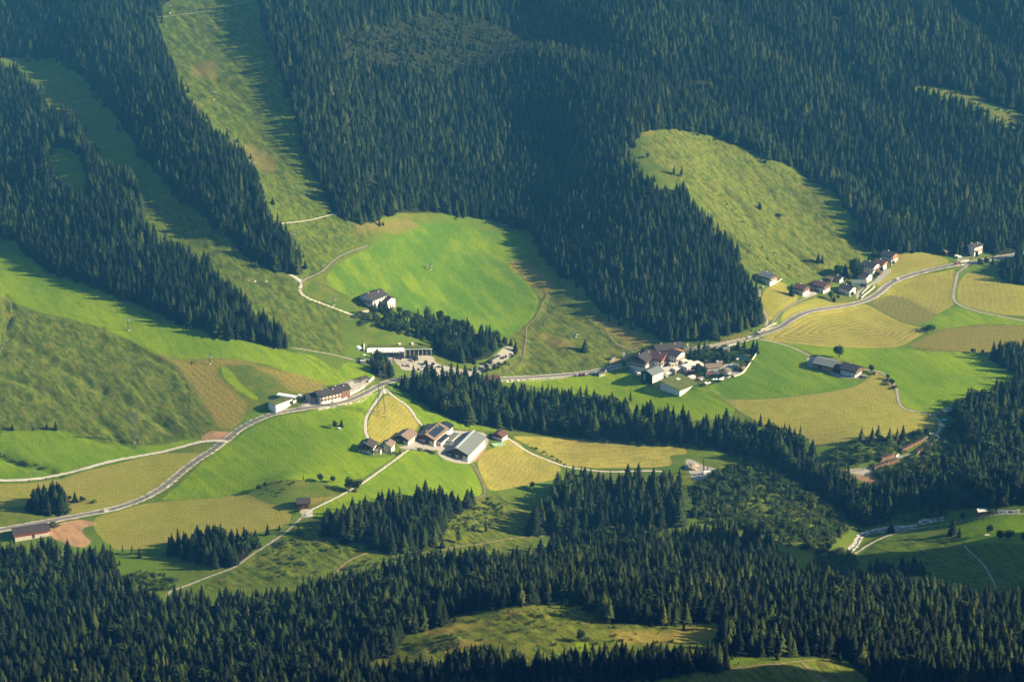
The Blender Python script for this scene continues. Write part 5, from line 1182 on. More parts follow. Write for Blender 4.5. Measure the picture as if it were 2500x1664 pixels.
flat_block('platform_cabin', 'small grey cabin at the left end of the station forecourt', 'cabin', 'c 205,1050', 4.5, 3, 2.6, 5, W_GREY, W_PALE, .3)
# --- chair lift station on the road bend
p = G('d 560,520')[0]; a = R(-22); z = seat(p, 18, 6, a)
e = thing('chairlift_station', 'white barrel roofed chairlift station above the garage hall', 'lift station', (p[0], p[1], z), a)
b = barrel(18, 5.2, 3.4, 1.1); b.build('canopy', M_WMETAL, e)
b = MB(); b.box(-8.8, 8.8, -2.4, 2.4, 1.6, 3.4); b.build('machine_room', mat('dark_glazing', (.05, .06, .065), .3, .4, .2, 1), e)
for x in (-6, 0, 6): b = MB(); b.bar((x, 0, -2), (x, 0, 1.6), 1.0); b.build('pillar', W_GREY, e)
b = MB(); b.box(-20, 8, -4.2, -3.4, -1.5, .5); b.build('platform', W_GREY, e)
# pergola on the terrace
p = G('d 2010,170')[0]; a = R(33); z = seat(p, 11, 8, a); e = thing('pergola', 'dark slatted pergola roof on the terrace above the road', 'pergola', (p[0], p[1], z), a)
b = MB()
for k in range(8): b.box(-5.5, 5.5, -4 + k * 1.1, -3.5 + k * 1.1, 3.0, 3.2)
b.build('slat_roof', R_DARK, e)
for x in (-5, 0, 5):
    for y in (-3.8, 3.8): b = MB(); b.bar((x, y, -1), (x, y, 3), .25); b.build('post', M_DARKM, e)

# small houses, bars and cabins of the hotel garden
for at, L, W, H, ang, kind, lab in [
    ('b 1120,335', 6, 5, 3.0, 30, 'flat', 'small cream house at the back corner of the hotel terrace'), ('b 1200,345', 5, 4, 2.8, 30, 'white', 'tiny white cube house at the back of the hotel terrace'),
    ('b 1330,385', 6, 4.5, 2.8, 34, 'white', 'white house at the right end of the hotel terrace'), ('b 1460,325', 5, 4, 2.4, 10, 'hut', 'brown garden hut between hotel spruces and pond'),
    ('b 1620,350', 5.5, 4, 2.4, 25, 'hut', 'brown garden hut at the near pond shore'), ('b 1720,150', 6, 4, 2.6, 20, 'pale', 'pale bath house on the far pond shore below the road'), ('b 1870,385', 4.5, 3.8, 2.4, -20, 'pale', 'pale garden cabin right of the sauna tower'),
    ('b 1965,430', 4, 3.5, 2.3, 40, 'hut', 'brown cabin beside the long garden wall'), ('b 1480,510', 6, 4.5, 2.5, 15, 'red', 'reddish garden house below the brown pavilion'), ('b 1570,475', 4.5, 4, 2.4, 20, 'pale', 'pale cabin just below the right end of the brown pavilion'),
    ('b 1350,575', 5, 4, 2.4, 25, 'hut', 'dark garden bar above the lowest parasols'), ('b 1230,560', 6, 4, 2.6, 30, 'white', 'low white house at the upper corner of the grass roofed hall'), ('b 890,510', 6, 4.5, 2.8, 30, 'white', 'white garden house right behind the grey annex'),
    ('b 1060,190', 4.5, 3.5, 2.6, 20, 'white', 'small white gabled kiosk behind the orange terrace roof')]:
    if kind in ('flat', 'white'): flat_block('garden_house', lab, 'house', at, L, W, H, ang, W_CREAM if kind == 'flat' else W_WHITE, M_DECK, .25)
    else: house('garden_house', lab, 'house', at, L, W, H, ang, {'hut': R_BROWN, 'pale': R_GREY, 'red': R_RED}[kind], {'hut': W_WOOD, 'pale': W_PALE, 'red': W_CREAM}[kind], None, 20, .6, (), chim=0)

for at, L, W, H, kind, lab in [('e 1850,460', 6, 5, 2.6, R_BROWN, 'small brown shed below the broad dark roofed chalet of the hamlet'), ('e 1960,345', 6, 5, 3.0, R_DARK, 'small dark shed between the two highest chalets of the hamlet'),
                               ('e 1150,560', 6, 5, 2.8, R_BROWN, 'small brown hut left of the tiny white cottage'), ('e 900,700', 5, 4, 2.4, R_DARK, 'dark carport on the paved yard between the red roofed chalets'), ('e 1500,700', 6, 5, 2.8, R_GREY, 'grey roofed garden shed right of the white chalet with black roof')]:
    house('shed', lab, 'shed', at, L, W, H, -38, kind, W_WOOD, None, 20, .6, (), win=False, chim=0)
# ------------------------------------------------------------------ masts, vehicles, garden things, animals
def lift_tower(at, h, label, rz=35, scale=1.0):
    p = G(at)[0]; e = thing('lift_tower', label, 'lift tower', p, R(rz), 'lift towers on the slopes')
    b = MB(); b.box(-.9, .9, -.9, .9, -1.5, .5); b.build('foundation', W_GREY, e)
    b = MB(); b.tube((0, 0, .4), (0, 0, h), .42, .28, 10); b.build('pole', M_DARKM, e)
    b = MB(); b.bar((0, -2.8, h - .2), (0, 2.8, h - .2), .4); b.bar((0, -2.6, h + 1.2), (0, 2.6, h + 1.2), .2); b.bar((0, 0, h - .3), (0, 0, h + 1.3), .25); b.build('cross_arm', M_STEEL, e)
    for s in (-2.6, 2.6):
        b = MB(); b.bar((-1.8, s, h - .55), (1.8, s, h - .55), .3)
        for k in range(5): b.tube((-1.6 + .8 * k, s - .1, h - .75), (-1.6 + .8 * k, s + .1, h - .75), .28, .28, 8)
        b.build('sheave_train', M_STEEL, e)
for at, h, lab in [('p 280,555', 11.5, 'lift tower on the vivid green slope left of the road'), ('p 1955,1240', 8, 'lift tower on the dry brown slope above the chairlift station'),
                   ('A 1460,682', 9, 'lift tower in the upper ski run with its shadow on the grass'), ('A 1733,1150', 7, 'lift tower beside the left forest edge in the middle of the upper ski run'), ('D 2002,112', 9, 'lift tower on the grass above the fork of the gravel paths'),
                   ('D 2280,545', 7, 'lift tower beside the curved gravel path left of the lone chalet'), ('E 617,302', 5, 'small lift tower in the middle of the green sloping meadow'),
                   ('A 1160,90', 9, 'lift tower at the forest edge at the top of the ski run'), ('E 1612,765', 4.5, 'thin lift tower above the lone cone shaped tree')]: lift_tower(at, h, lab)
M_LATT = mat('hazed_lattice', (.10, .11, .10), .7, .3, .1, 1)  # grey chosen to put haze into the pylon colour
def pylon(at, h, w, label):
    p = G(at)[0]; e = thing('power_pylon', label, 'pylon', p, R(12)); b = MB()
    def hw(z): return w / 2 * (1 - .82 * min(1, z / (h * .82))) + .35 * (z > h * .5)
    lv = [0, .14, .27, .39, .50, .60, .69, .77, .85, .93, 1.0]
    for i in range(len(lv) - 1):
        z0, z1 = lv[i] * h, lv[i + 1] * h; a0, a1 = hw(z0), hw(z1)
        C0 = [(-a0, -a0, z0), (a0, -a0, z0), (a0, a0, z0), (-a0, a0, z0)]; C1 = [(-a1, -a1, z1), (a1, -a1, z1), (a1, a1, z1), (-a1, a1, z1)]
        for k in range(4):
            b.bar(C0[k], C1[k], .20 - .08 * lv[i]); b.bar(C0[k], C1[(k + 1) % 4], .08); b.bar(C0[(k + 1) % 4], C1[k], .08); b.bar(C1[k], C1[(k + 1) % 4], .08)
    b.build('lattice_mast', M_LATT, e)
    for zf, l in ((.70, 4.6), (.80, 6.0), (.90, 4.2)):
        b = MB(); z = zf * h
        for s in (-1, 1):
            b.bar((0, -.6, z), (s * l, 0, z + .3), .18); b.bar((0, .6, z), (s * l, 0, z + .3), .18); b.bar((0, 0, z + 1.2), (s * l, 0, z + .3), .15); b.bar((s * l, 0, z + .3), (s * l, 0, z - 1.1), .16)
        b.build('cross_arm', M_LATT, e)
    for x in (-1, 1):
        for y in (-1, 1): b = MB(); b.box(x * w / 2 - .5, x * w / 2 + .5, y * w / 2 - .5, y * w / 2 + .5, -1.5, .4); b.build('footing', W_GREY, e)
pylon('o 470,760', 42, 7.5, 'tall dark lattice pylon where the two gravel paths split')
pylon('D 937,1475', 28, 4.5, 'slender lattice pylon on the shaded grassy slope at the left')
def pole(at, h, name, label, m, cat, group=None, r=.12):
    b = MB(); b.tube((0, 0, -.5), (0, 0, h), r, r * .7, 7); o = tag(b.build(name, m), label, cat, group); o.location = G(at)[0]; return o
for at, lab in (('b 235,285', 'left white flagpole with banner above the timber gallery'), ('b 255,280', 'right white flagpole with banner above the timber gallery')):
    p = G(at)[0]; e = thing('flagpole', lab, 'flagpole', p); b = MB(); b.tube((0, 0, -.5), (0, 0, 8), .12, .08, 7); b.build('pole', W_WHITE, e)
    b = MB(); b.box(.1, .95, -.04, .04, 2.5, 7.8); b.build('banner', M_WMETAL, e)
for at, lab in (('d 885,780', 'dark roadside post at the outer kerb of the bend below the chairlift station'), ('d 670,660', 'dark lamp post beside the wall of the garage hall'), ('d 780,560', 'dark lamp post between the chairlift station and the drive'), ('j 1790,1190', 'thin pole in the yellow field near the right edge')):
    pole(at, 6 if 'lamp' in lab else (3 if 'kerb' in lab else 7), 'roadside_post', lab, M_DARKM, 'post', None, .18)
# cars
PAINT = {'white': (.78, .78, .77), 'red': (.45, .03, .04), 'black': (.02, .02, .022), 'silver': (.45, .46, .47), 'blue': (.04, .08, .25), 'dark': (.05, .055, .06)}
CARM = {k: mat('car_paint_' + k, v, .3, .5, .02, 1) for k, v in PAINT.items()}
M_TYRE = mat('tyre_rubber', (.02, .02, .02), .9, .1, .1, 1)
def loft(prof, hw):
    """prof: (x, z) outline, hw(z): half width; closed side-to-side body"""
    b = MB(); n = len(prof); V = [(x, -hw(z), z) for x, z in prof] + [(x, hw(z), z) for x, z in prof]
    b.add(V, [tuple(range(n)), tuple(range(2 * n - 1, n - 1, -1))] + [(k, n + k, n + (k + 1) % n, (k + 1) % n) for k in range(n)]); return b
BODY = loft([(-2.1, .35), (-2.15, .75), (-1.95, .95), (-.9, 1.0), (.85, .98), (1.9, .82), (2.15, .6), (2.1, .35)], lambda z: .88)
CAB = loft([(-1.9, .96), (-1.45, 1.45), (.25, 1.47), (.95, .96)], lambda z: .84 - .22 * max(0, z - .96) / .5)
VBODY = loft([(-2.5, .4), (-2.55, 2.2), (1.2, 2.25), (1.75, 1.45), (2.45, 1.15), (2.5, .4)], lambda z: .98)
VCAB = loft([(.9, 1.4), (1.0, 2.05), (1.45, 2.0), (1.82, 1.45)], lambda z: 1.0)
WHEEL = MB(); WHEEL.tube((0, -.11, 0), (0, .11, 0), .34, .34, 12)
WM = WHEEL.mesh('wheel', M_TYRE); CM = {}
def car(p, rz, paint, label, group=None, van=False):
    p = G(p)[0] if isinstance(p, str) else p
    e = thing('parked_van' if van else 'parked_car', label, 'van' if van else 'car', (p[0], p[1], float(height(p[0], p[1])) + .30), R(rz), group)
    key = (paint, van)
    if key not in CM: CM[key] = ((VBODY if van else BODY).mesh('body', CARM[paint]), (VCAB if van else CAB).mesh('cabin', M_PANE))
    link('body', CM[key][0], e); link('window', CM[key][1], e)
    if not van:
        r = MB(); r.box(-1.42, .22, -.60, .60, 1.475, 1.51); link('roof', r.mesh('roof', CARM[paint]), e)
    for x in (-1.35, 1.35):
        for y in (-.82, .82): w = link('wheel', WM, e); w.location = (x, y, .34)
    return e
row = G('q 270,515 560,490'); cols = ['white', 'dark', 'red', 'black', 'white', 'silver', 'dark']
for k, c in enumerate(cols):
    q = row[0] + (row[1] - row[0]) * k / (len(cols) - 1)
    car(q, 62, c, '%s car, number %s from the left in the roadside row left of the low cabin' % (c, ['one', 'two', 'three', 'four', 'five', 'six', 'seven'][k]), 'cars parked in a row by the road')
for k, (at, c, lab) in enumerate([('q 640,480', 'blue', 'dark blue car at the left wall of the low roadside cabin'), ('q 690,468', 'white', 'white car nearest the left corner of the low roadside cabin'), ('q 900,435', 'white', 'white car right behind the low roadside cabin'),
      ('q 950,420', 'black', 'black car second to the right of the low roadside cabin'), ('q 990,412', 'blue', 'blue car third to the right of the low roadside cabin'), ('q 1035,402', 'white', 'white car last on the right of the roadside row')]): car(at, 60, c, lab, 'cars parked in a row by the road')
for at, rz, c, lab in [('q 1460,420', 20, 'silver', 'pale car parked in the shade before the hotel front'), ('q 1620,470', 30, 'white', 'white car parked between the hotel and the grey annex'), ('q 1580,455', 30, 'silver', 'silver car left of the white car at the hotel annex'),
      ('c 770,1080', 80, 'white', 'white car, leftmost on the strip of the gondola car park'), ('c 805,1085', 80, 'red', 'red car on the strip of the gondola car park'), ('c 850,1090', 80, 'white', 'white car right of the red car on the gondola car park'),
      ('c 1030,1065', 70, 'silver', 'silver car under the small trees of the gondola car park'), ('c 1045,1105', 20, 'white', 'white car in the middle of the gondola car park hedge'), ('c 1115,1125', 20, 'dark', 'dark car right of the white car at the gondola car park hedge'),
      ('c 1160,1100', 20, 'white', 'white car near the right end of the gondola car park hedge'), ('c 1250,1105', 20, 'dark', 'dark car at the right end of the gondola car park hedge'),
      ('c 1910,1040', 35, 'black', 'black car, lower of two on the curved gravel drive'), ('c 2010,980', 40, 'dark', 'dark car in the row on the curved gravel drive'), ('c 2060,955', 40, 'black', 'black car, upper end of the row on the curved gravel drive'), ('c 1970,1005', 40, 'dark', 'dark grey car between others on the curved gravel drive'),
      ('e 190,665', 80, 'white', 'white car on the drive below the lone grey roofed chalet'), ('j 915,742', 20, 'red', 'red car driving on the road near the right edge'), ('f 1560,930', 0, 'black', 'black car parked below the right farmhouse'), ('f 1650,945', 10, 'dark', 'dark car at the right end of the right farm yard'),
      ('a 870,390', 10, 'white', 'white car beside the lawn of the central farm yard'), ('a 905,385', 10, 'black', 'black car beside the white car of the central farm yard'), ('a 1040,405', 20, 'dark', 'dark car near the middle of the central farm yard edge'),
      ('a 1090,420', 20, 'black', 'black car with bushes at the lower edge of the central farm yard'), ('d 1740,390', 30, 'white', 'white car on the terrace yard right of the guesthouse'), ('e 2125,548', 25, 'white', 'white car on the road bend above the yellow field'),
      ('h 1845,700', 22, 'white', 'white car on the lower left stretch of the main road'), ('F 530,745', 20, 'dark', 'dark car on the road just below the road fork'), ('F 470,770', 20, 'white', 'pale car on the road at the pond end of the road')]: car(at, rz, c, lab)
car('j 925,585', 15, 'white', 'white van parked left of the tall white house', 'white vans', True); car('j 985,610', 15, 'white', 'white van closest to the road below the tall white house', 'white vans', True)
car('d 815,470', -35, 'white', 'white van behind the chairlift station beside the drive', None, True)
# wrapped bales, log piles, tarpaulin, rig
def bale(p, m, label, group, r=.65):
    b = MB(); b.tube((-.6, 0, r), (.6, 0, r), r, r, 12); o = tag(b.build('wrapped_bale', m), label, 'bale', group); o.location = (p[0], p[1], float(height(p[0], p[1]))); o.rotation_euler = (0, 0, rnd.uniform(0, 3)); return o
M_GBALE = mat('pale_green_wrap', (.36, .56, .34), .5, .3, .1, 2); M_WBALE = mat('white_wrap', (.80, .80, .78), .5, .3, .05, 2)
q0, q1, q2 = G('a 1960,320 2100,300 1985,340')
for i in range(7):
    for j in range(4): bale(q0 + (q1 - q0) * i / 6 + (q2 - q0) * j / 2.2, M_GBALE, 'pale green wrapped bale stacked beside the red roofed shed', 'green bales by the red roofed shed', .75)
for at, n, lab, gp in [('g 1810,620', 4, 'white wrapped bale at the upper end of the left log pile', 'white bales at the left log pile'), ('g 1910,545', 4, 'white wrapped bale beside the track above the log piles', 'white bales beside the track'), ('g 2030,600', 4, 'white wrapped bale right of the track above the log piles', 'white bales right of the track'),
                   ('g 1265,965', 5, 'white wrapped bale in the heap at the middle of the log piles', 'white bales among the log piles'), ('g 2155,390', 3, 'white wrapped bale below the blue tarpaulin', 'white bales below the blue tarpaulin'), ('g 2000,675', 3, 'white wrapped bale at the right end of the right log pile', 'white bales at the right log pile')]:
    c = G(at)[0]
    for k in range(n): bale(c + np.array([rnd.uniform(-1.6, 1.6), rnd.uniform(-1.6, 1.6), 0]), M_WBALE, lab, gp, .7)
LOGM = [mat('log_bark', (.17, .11, .085), .9, .1, .3, 2), mat('log_end', (.42, .26, .17), .9, .1, .2, 2)]
def log_pile(s, hgt, label):
    a, c = G(s); d = c - a; L = np.hypot(d[0], d[1]); n = int(L / .62); e = thing('log_pile', label, 'log pile', (a[0], a[1], float(height(a[0], a[1]))), math.atan2(d[1], d[0]))
    b = MB(); g = random.Random(int(L * 10)); lay = int(hgt / .5)
    for l in range(lay):
        for k in range(l // 2, n - l // 2):
            if g.random() < .06: continue
            x = (k + .5 * (l % 2)) * .62; q = a + d * min(1, x / L); z = float(height(q[0], q[1])) - e.location.z + .3 + l * .5; y = g.uniform(-.5, .5)
            b.tube((x, -2.0 + y, z), (x + g.uniform(-.15, .15), 2.0 + y, z), .30, .27, 6, 0, False)
            b.add([(x + .3 * math.cos(t_ * 1.047), -2.0 + y - .005, z + .3 * math.sin(t_ * 1.047)) for t_ in range(6)], [(0, 1, 2, 3, 4, 5)], 1)
    b.build('stacked_logs', LOGM, e)
log_pile('g 1320,880 1790,640', 2.6, 'long log pile on the left side of the track below the six tall trees')
log_pile('g 1600,930 1930,710', 2.4, 'log pile on the right side of the track in the shade')
log_pile('g 920,1060 1210,965', 3.0, 'brown log pile beside the white bale heap')
log_pile('g 790,1210 1300,1050', 2.8, 'big dark log pile above the pale gravel tip')
b = MB(); b.blob((0, 0, .8), (2.6, 1.6, 1.1), 5, 10, 5); o = tag(b.build('tarpaulin', mat('blue_tarpaulin', (.16, .50, .66), .5, .3, .1, 1)), 'bright blue tarpaulin over a stack below the rust red shed', 'tarpaulin'); o.location = G('g 2160,285')[0]
p = G('l 1425,780')[0]; e = thing('drilling_rig', 'dark drilling rig with tall mast on the gravel pit', 'drilling rig', p)
b = MB(); b.box(-1.6, 1.6, -1.1, 1.1, .7, 2.4); b.build('cab', M_DARKM, e); b = MB(); b.box(-2.2, 2.2, -1.5, -.9, 0, .8); b.box(-2.2, 2.2, .9, 1.5, 0, .8); b.build('track', M_TYRE, e)
b = MB(); b.bar((-.9, 0, .5), (-1.4, .4, 15), .85, 0, .55); b.build('mast', M_DARKM, e); b = MB(); b.bar((2.2, .3, .5), (2.2, .3, 7.5), .6, 0, .4); b.build('second_mast', M_DARKM, e); b = MB(); b.bar((-1.35, .35, 9), (-1.5, .45, 15.4), .32); b.build('mast_head', M_STEEL, e)
p = G('l 1470,775')[0]; b = MB(); b.box(-3, 3, -1.25, 1.25, 0, 2.6); b.box(-2.9, 2.9, -1.32, -1.26, .2, 2.4); b.box(-.6, .6, -1.36, -1.33, .1, 2.2)
o = tag(b.build('container', M_WMETAL), 'white site container in front of the drilling rig', 'container'); o.location = p; o.rotation_euler = (0, 0, R(10))
b = MB(); b.blob((0, 0, .3), (6.0, 4.5, 3.4), 3, 16, 8, 0, .18); o = tag(b.build('gravel_heap', mat('gravel_heap', (.36, .29, .23), .95, .1, .35, .8)), 'brown gravel heap in the pit left of the drilling rig', 'heap'); o.location = G('l 1060,600')[0]
b = MB(); b.blob((0, 0, 0), (5.0, 4.0, 3.0), 4, 14, 7, 0, .2); o = tag(b.build('earth_mound', mat('grassy_earth', (.055, .065, .025), .95, .1, .3, .6)), 'dark round earth mound with white box beside the long barn', 'mound'); o.location = G('h 950,945')[0]
b = MB(); b.box(-.5, .5, -.4, .4, 0, 1.4); b.box(-2.0, -1.5, -.3, .3, 0, 1.1); o = tag(b.build('white_box', M_WMETAL), 'small white box standing on the dark mound beside the long barn', 'box'); o.location = G('h 985,935')[0] + np.array([0, -1, 1.6])
b = MB(); b.box(-2, -.2, -.6, .6, .4, .9); b.box(.1, 1.8, -.6, .6, .5, 1.0); b.box(-1.9, -1.7, -.5, .5, -.5, .4); b.box(1.5, 1.7, -.5, .5, -.5, .5); o = tag(b.build('water_trough', M_WMETAL), 'white trough under the round trees on the right green knoll', 'trough'); o.location = G('k 1885,455')[0]
b = MB(); b.bar((-2.5, 0, .3), (2.5, 0, .3), .5); o = tag(b.build('red_beam', mat('red_paint', (.30, .045, .035), .6, .2, .1)), 'small red footbridge beam at the lower end of the visible stream', 'beam'); o.location = G('k 135,665')[0]; o.rotation_euler = (0, R(10), R(-50))
# orange site fence above the hotel
f = spline(G('b 945,150 1025,135'), 1.0); b = MB()
for q, w_ in zip(f[:-1], f[1:]):
    z0_, z1_ = float(height(*q)), float(height(*w_)); b.bar((*q, z0_ + .5), (*w_, z1_ + .5), .12); b.bar((*q, z0_ + 1.1), (*w_, z1_ + 1.1), .35); b.bar((*q, z0_ + 1.7), (*w_, z1_ + 1.7), .3); b.bar((*q, z0_ - .3), (*q, z0_ + 2), .15)
tag(b.build('site_fence', mat('orange_net', (.75, .22, .10), .7, .2, .1, 1)), 'orange site fence on the roadside above the hotel', 'fence')
# wooden pasture fences
M_FENCE = mat('fence_wood', (.16, .13, .10), .9, .1, .2, 1)
POSTM = MB(); POSTM.bar((0, 0, -.3), (0, 0, 1.1), .13); POSTM = POSTM.mesh('post', M_FENCE)
def fence(s, label, gap=3.5, h=1.1):
    f = spline(GS(s, 40, False), gap); e = thing('pasture_fence', label, 'fence', (f[0][0], f[0][1], float(height(*f[0])))); b = MB(); o = np.array(e.location)
    P3 = np.stack([f[:, 0], f[:, 1], height(f[:, 0], f[:, 1])], 1) - o
    for q in P3: link('post', POSTM, e).location = q
    for q, w_ in zip(P3[:-1], P3[1:]): b.bar(q + [0, 0, h * .55], w_ + [0, 0, h * .55], .07); b.bar(q + [0, 0, h * .92], w_ + [0, 0, h * .92], .07)
    b.build('rail', M_FENCE, e)
fence('D 2105,370 2160,390 2240,422 2340,475', 'dark pasture fence between gravel fork and sloping green meadow')
fence('D 930,815 1040,870 1200,970 1300,1100 1310,1280', 'pasture fence between green slope and dry brown slope')
fence('G 1690,272 1705,292 1760,318 1850,350 1900,362', 'pasture fence round the foot of the mound by the hay barn')
fence('D 1990,860 2150,930 2260,1000 2340,1060', 'pasture fence on the green slope above the guesthouse')
# parasols and sunbeds of the hotel garden
PAR = []
for k, at in enumerate(['b 1365,590', 'b 1540,590', 'b 1580,590', 'b 1425,640', 'b 1445,655', 'b 1610,510', 'b 1655,330', 'b 1600,330', 'b 1450,330', 'b 1880,300', 'b 1805,385', 'b 1480,640']):
    p = G(at)[0]; e = thing('parasol', 'white parasol open in the hotel garden', 'parasol', p, 0, 'white parasols of the hotel garden')
    b = MB(); b.tube((0, 0, -.3), (0, 0, 2.5), .05, .05, 6); b.build('pole', W_PALE, e)
    b = MB(); b.tube((0, 0, 2.2), (0, 0, 2.9), 1.7, .08, 8); b.build('canopy', M_WMETAL, e)
M_BED = mat('sunbed_white', (.78, .76, .72), .7, .2, .05, 1); bed = MB(); bed.box(-.95, .5, -.33, .33, .25, .38); bed.add([(.5, -.33, .3), (.5, .33, .3), (1.05, .33, .75), (1.05, -.33, .75), (.5, -.33, .2), (.5, .33, .2)], [(0, 1, 2, 3), (4, 0, 3), (1, 5, 2), (4, 5, 1, 0)])
for x in (-.85, .4):
    for y in (-.28, .28): bed.box(x - .04, x + .04, y - .04, y + .04, 0, .25)
bm_ = bed.mesh('sunbed', M_BED); q0, q1, q2 = G('b 1670,395 1830,360 1690,370')
for i in range(7):
    for j in range(2):
        q = q0 + (q1 - q0) * i / 6 + (q2 - q0) * j; o = tag(link('sunbed', bm_), 'white sunbed on the paved lawn above the round sauna tower', 'sunbed', 'sunbeds of the hotel garden'); o.location = (q[0], q[1], float(height(q[0], q[1])) + .02); o.rotation_euler = (0, 0, R(70 + rnd.uniform(-20, 20)))
# planters and loungers' clutter on the hotel terraces
M_POT = mat('terracotta', (.40, .20, .12), .8, .2, .15, 2); M_BUSHY = M_SHRUB; pl = MB(); pl.tube((0, 0, 0), (0, 0, .6), .35, .45, 8, 0); pl.blob((0, 0, .95), (.6, .6, .55), 9, 7, 4, 1, .3); plm = pl.mesh('planter', [M_POT, M_SHRUB])
a0, a1, a2 = G('b 1010,500 1330,430 940,440')
for i in range(9):
    for j in range(2):
        q = a0 + (a1 - a0) * (i + rnd.uniform(-.2, .2)) / 8 + (a2 - a0) * j * 1.3; o = tag(link('planter', plm), 'potted shrub in a row before the white hotel terrace', 'planter', 'planters of the hotel terrace'); o.location = (q[0], q[1], float(height(q[0], q[1]))); o.rotation_euler = (0, 0, rnd.uniform(0, 6))
# cows: one skinned body each
def cow(at, rz, m, label):
    V = [(0, 0, 1.05), (.75, 0, 1.08), (-.7, 0, 1.1), (1.15, 0, 1.15), (1.5, 0, .95), (1.75, 0, .78), (-.95, 0, 1.0), (-1.0, 0, .55),
         (.7, .22, .6), (.7, .22, .05), (.7, -.22, .6), (.7, -.22, .05), (-.7, .22, .62), (-.78, .22, .05), (-.7, -.22, .62), (-.78, -.22, .05)]
    E = [(0, 1), (0, 2), (1, 3), (3, 4), (4, 5), (2, 6), (6, 7), (1, 8), (8, 9), (1, 10), (10, 11), (2, 12), (12, 13), (2, 14), (14, 15)]
    r = [.40, .36, .36, .24, .2, .11, .12, .03, .13, .07, .13, .07, .15, .07, .15, .07]
    me = bpy.data.meshes.new('cow'); me.from_pydata(V, E, []); me.skin_vertices or me.attributes
    o = link('cow', me); md = o.modifiers.new('skin', 'SKIN'); sk = me.skin_vertices[0].data if len(me.skin_vertices) else None
    if sk:
        for i, x in enumerate(r): sk[i].radius = (x, x); sk[i].use_root = (i == 0)
    s = o.modifiers.new('smooth', 'SUBSURF'); s.levels = s.render_levels = 1; me.materials.append(m)
    o.location = G(at)[0]; o.rotation_euler = (0, 0, R(rz)); return tag(o, label, 'cow', 'cows grazing on the ski run')
CB = mat('brown_hide', (.22, .11, .06), .9, .1, .3, 1.5); CW = mat('white_hide', (.70, .66, .60), .9, .1, .2, 1.5)
for at, rz, m, lab in [('D 1640,362', 20, CB, 'brown cow grazing farthest left on the slope'), ('D 1698,384', 160, CW, 'white cow second from left on the slope'), ('D 1742,390', 40, CW, 'white cow in the middle of the small herd'), ('D 1818,390', 10, CW, 'white cow upper right in the small herd'), ('D 1822,415', 190, CB, 'brown cow lowest in the small herd')]: cow(at, rz, m, lab)
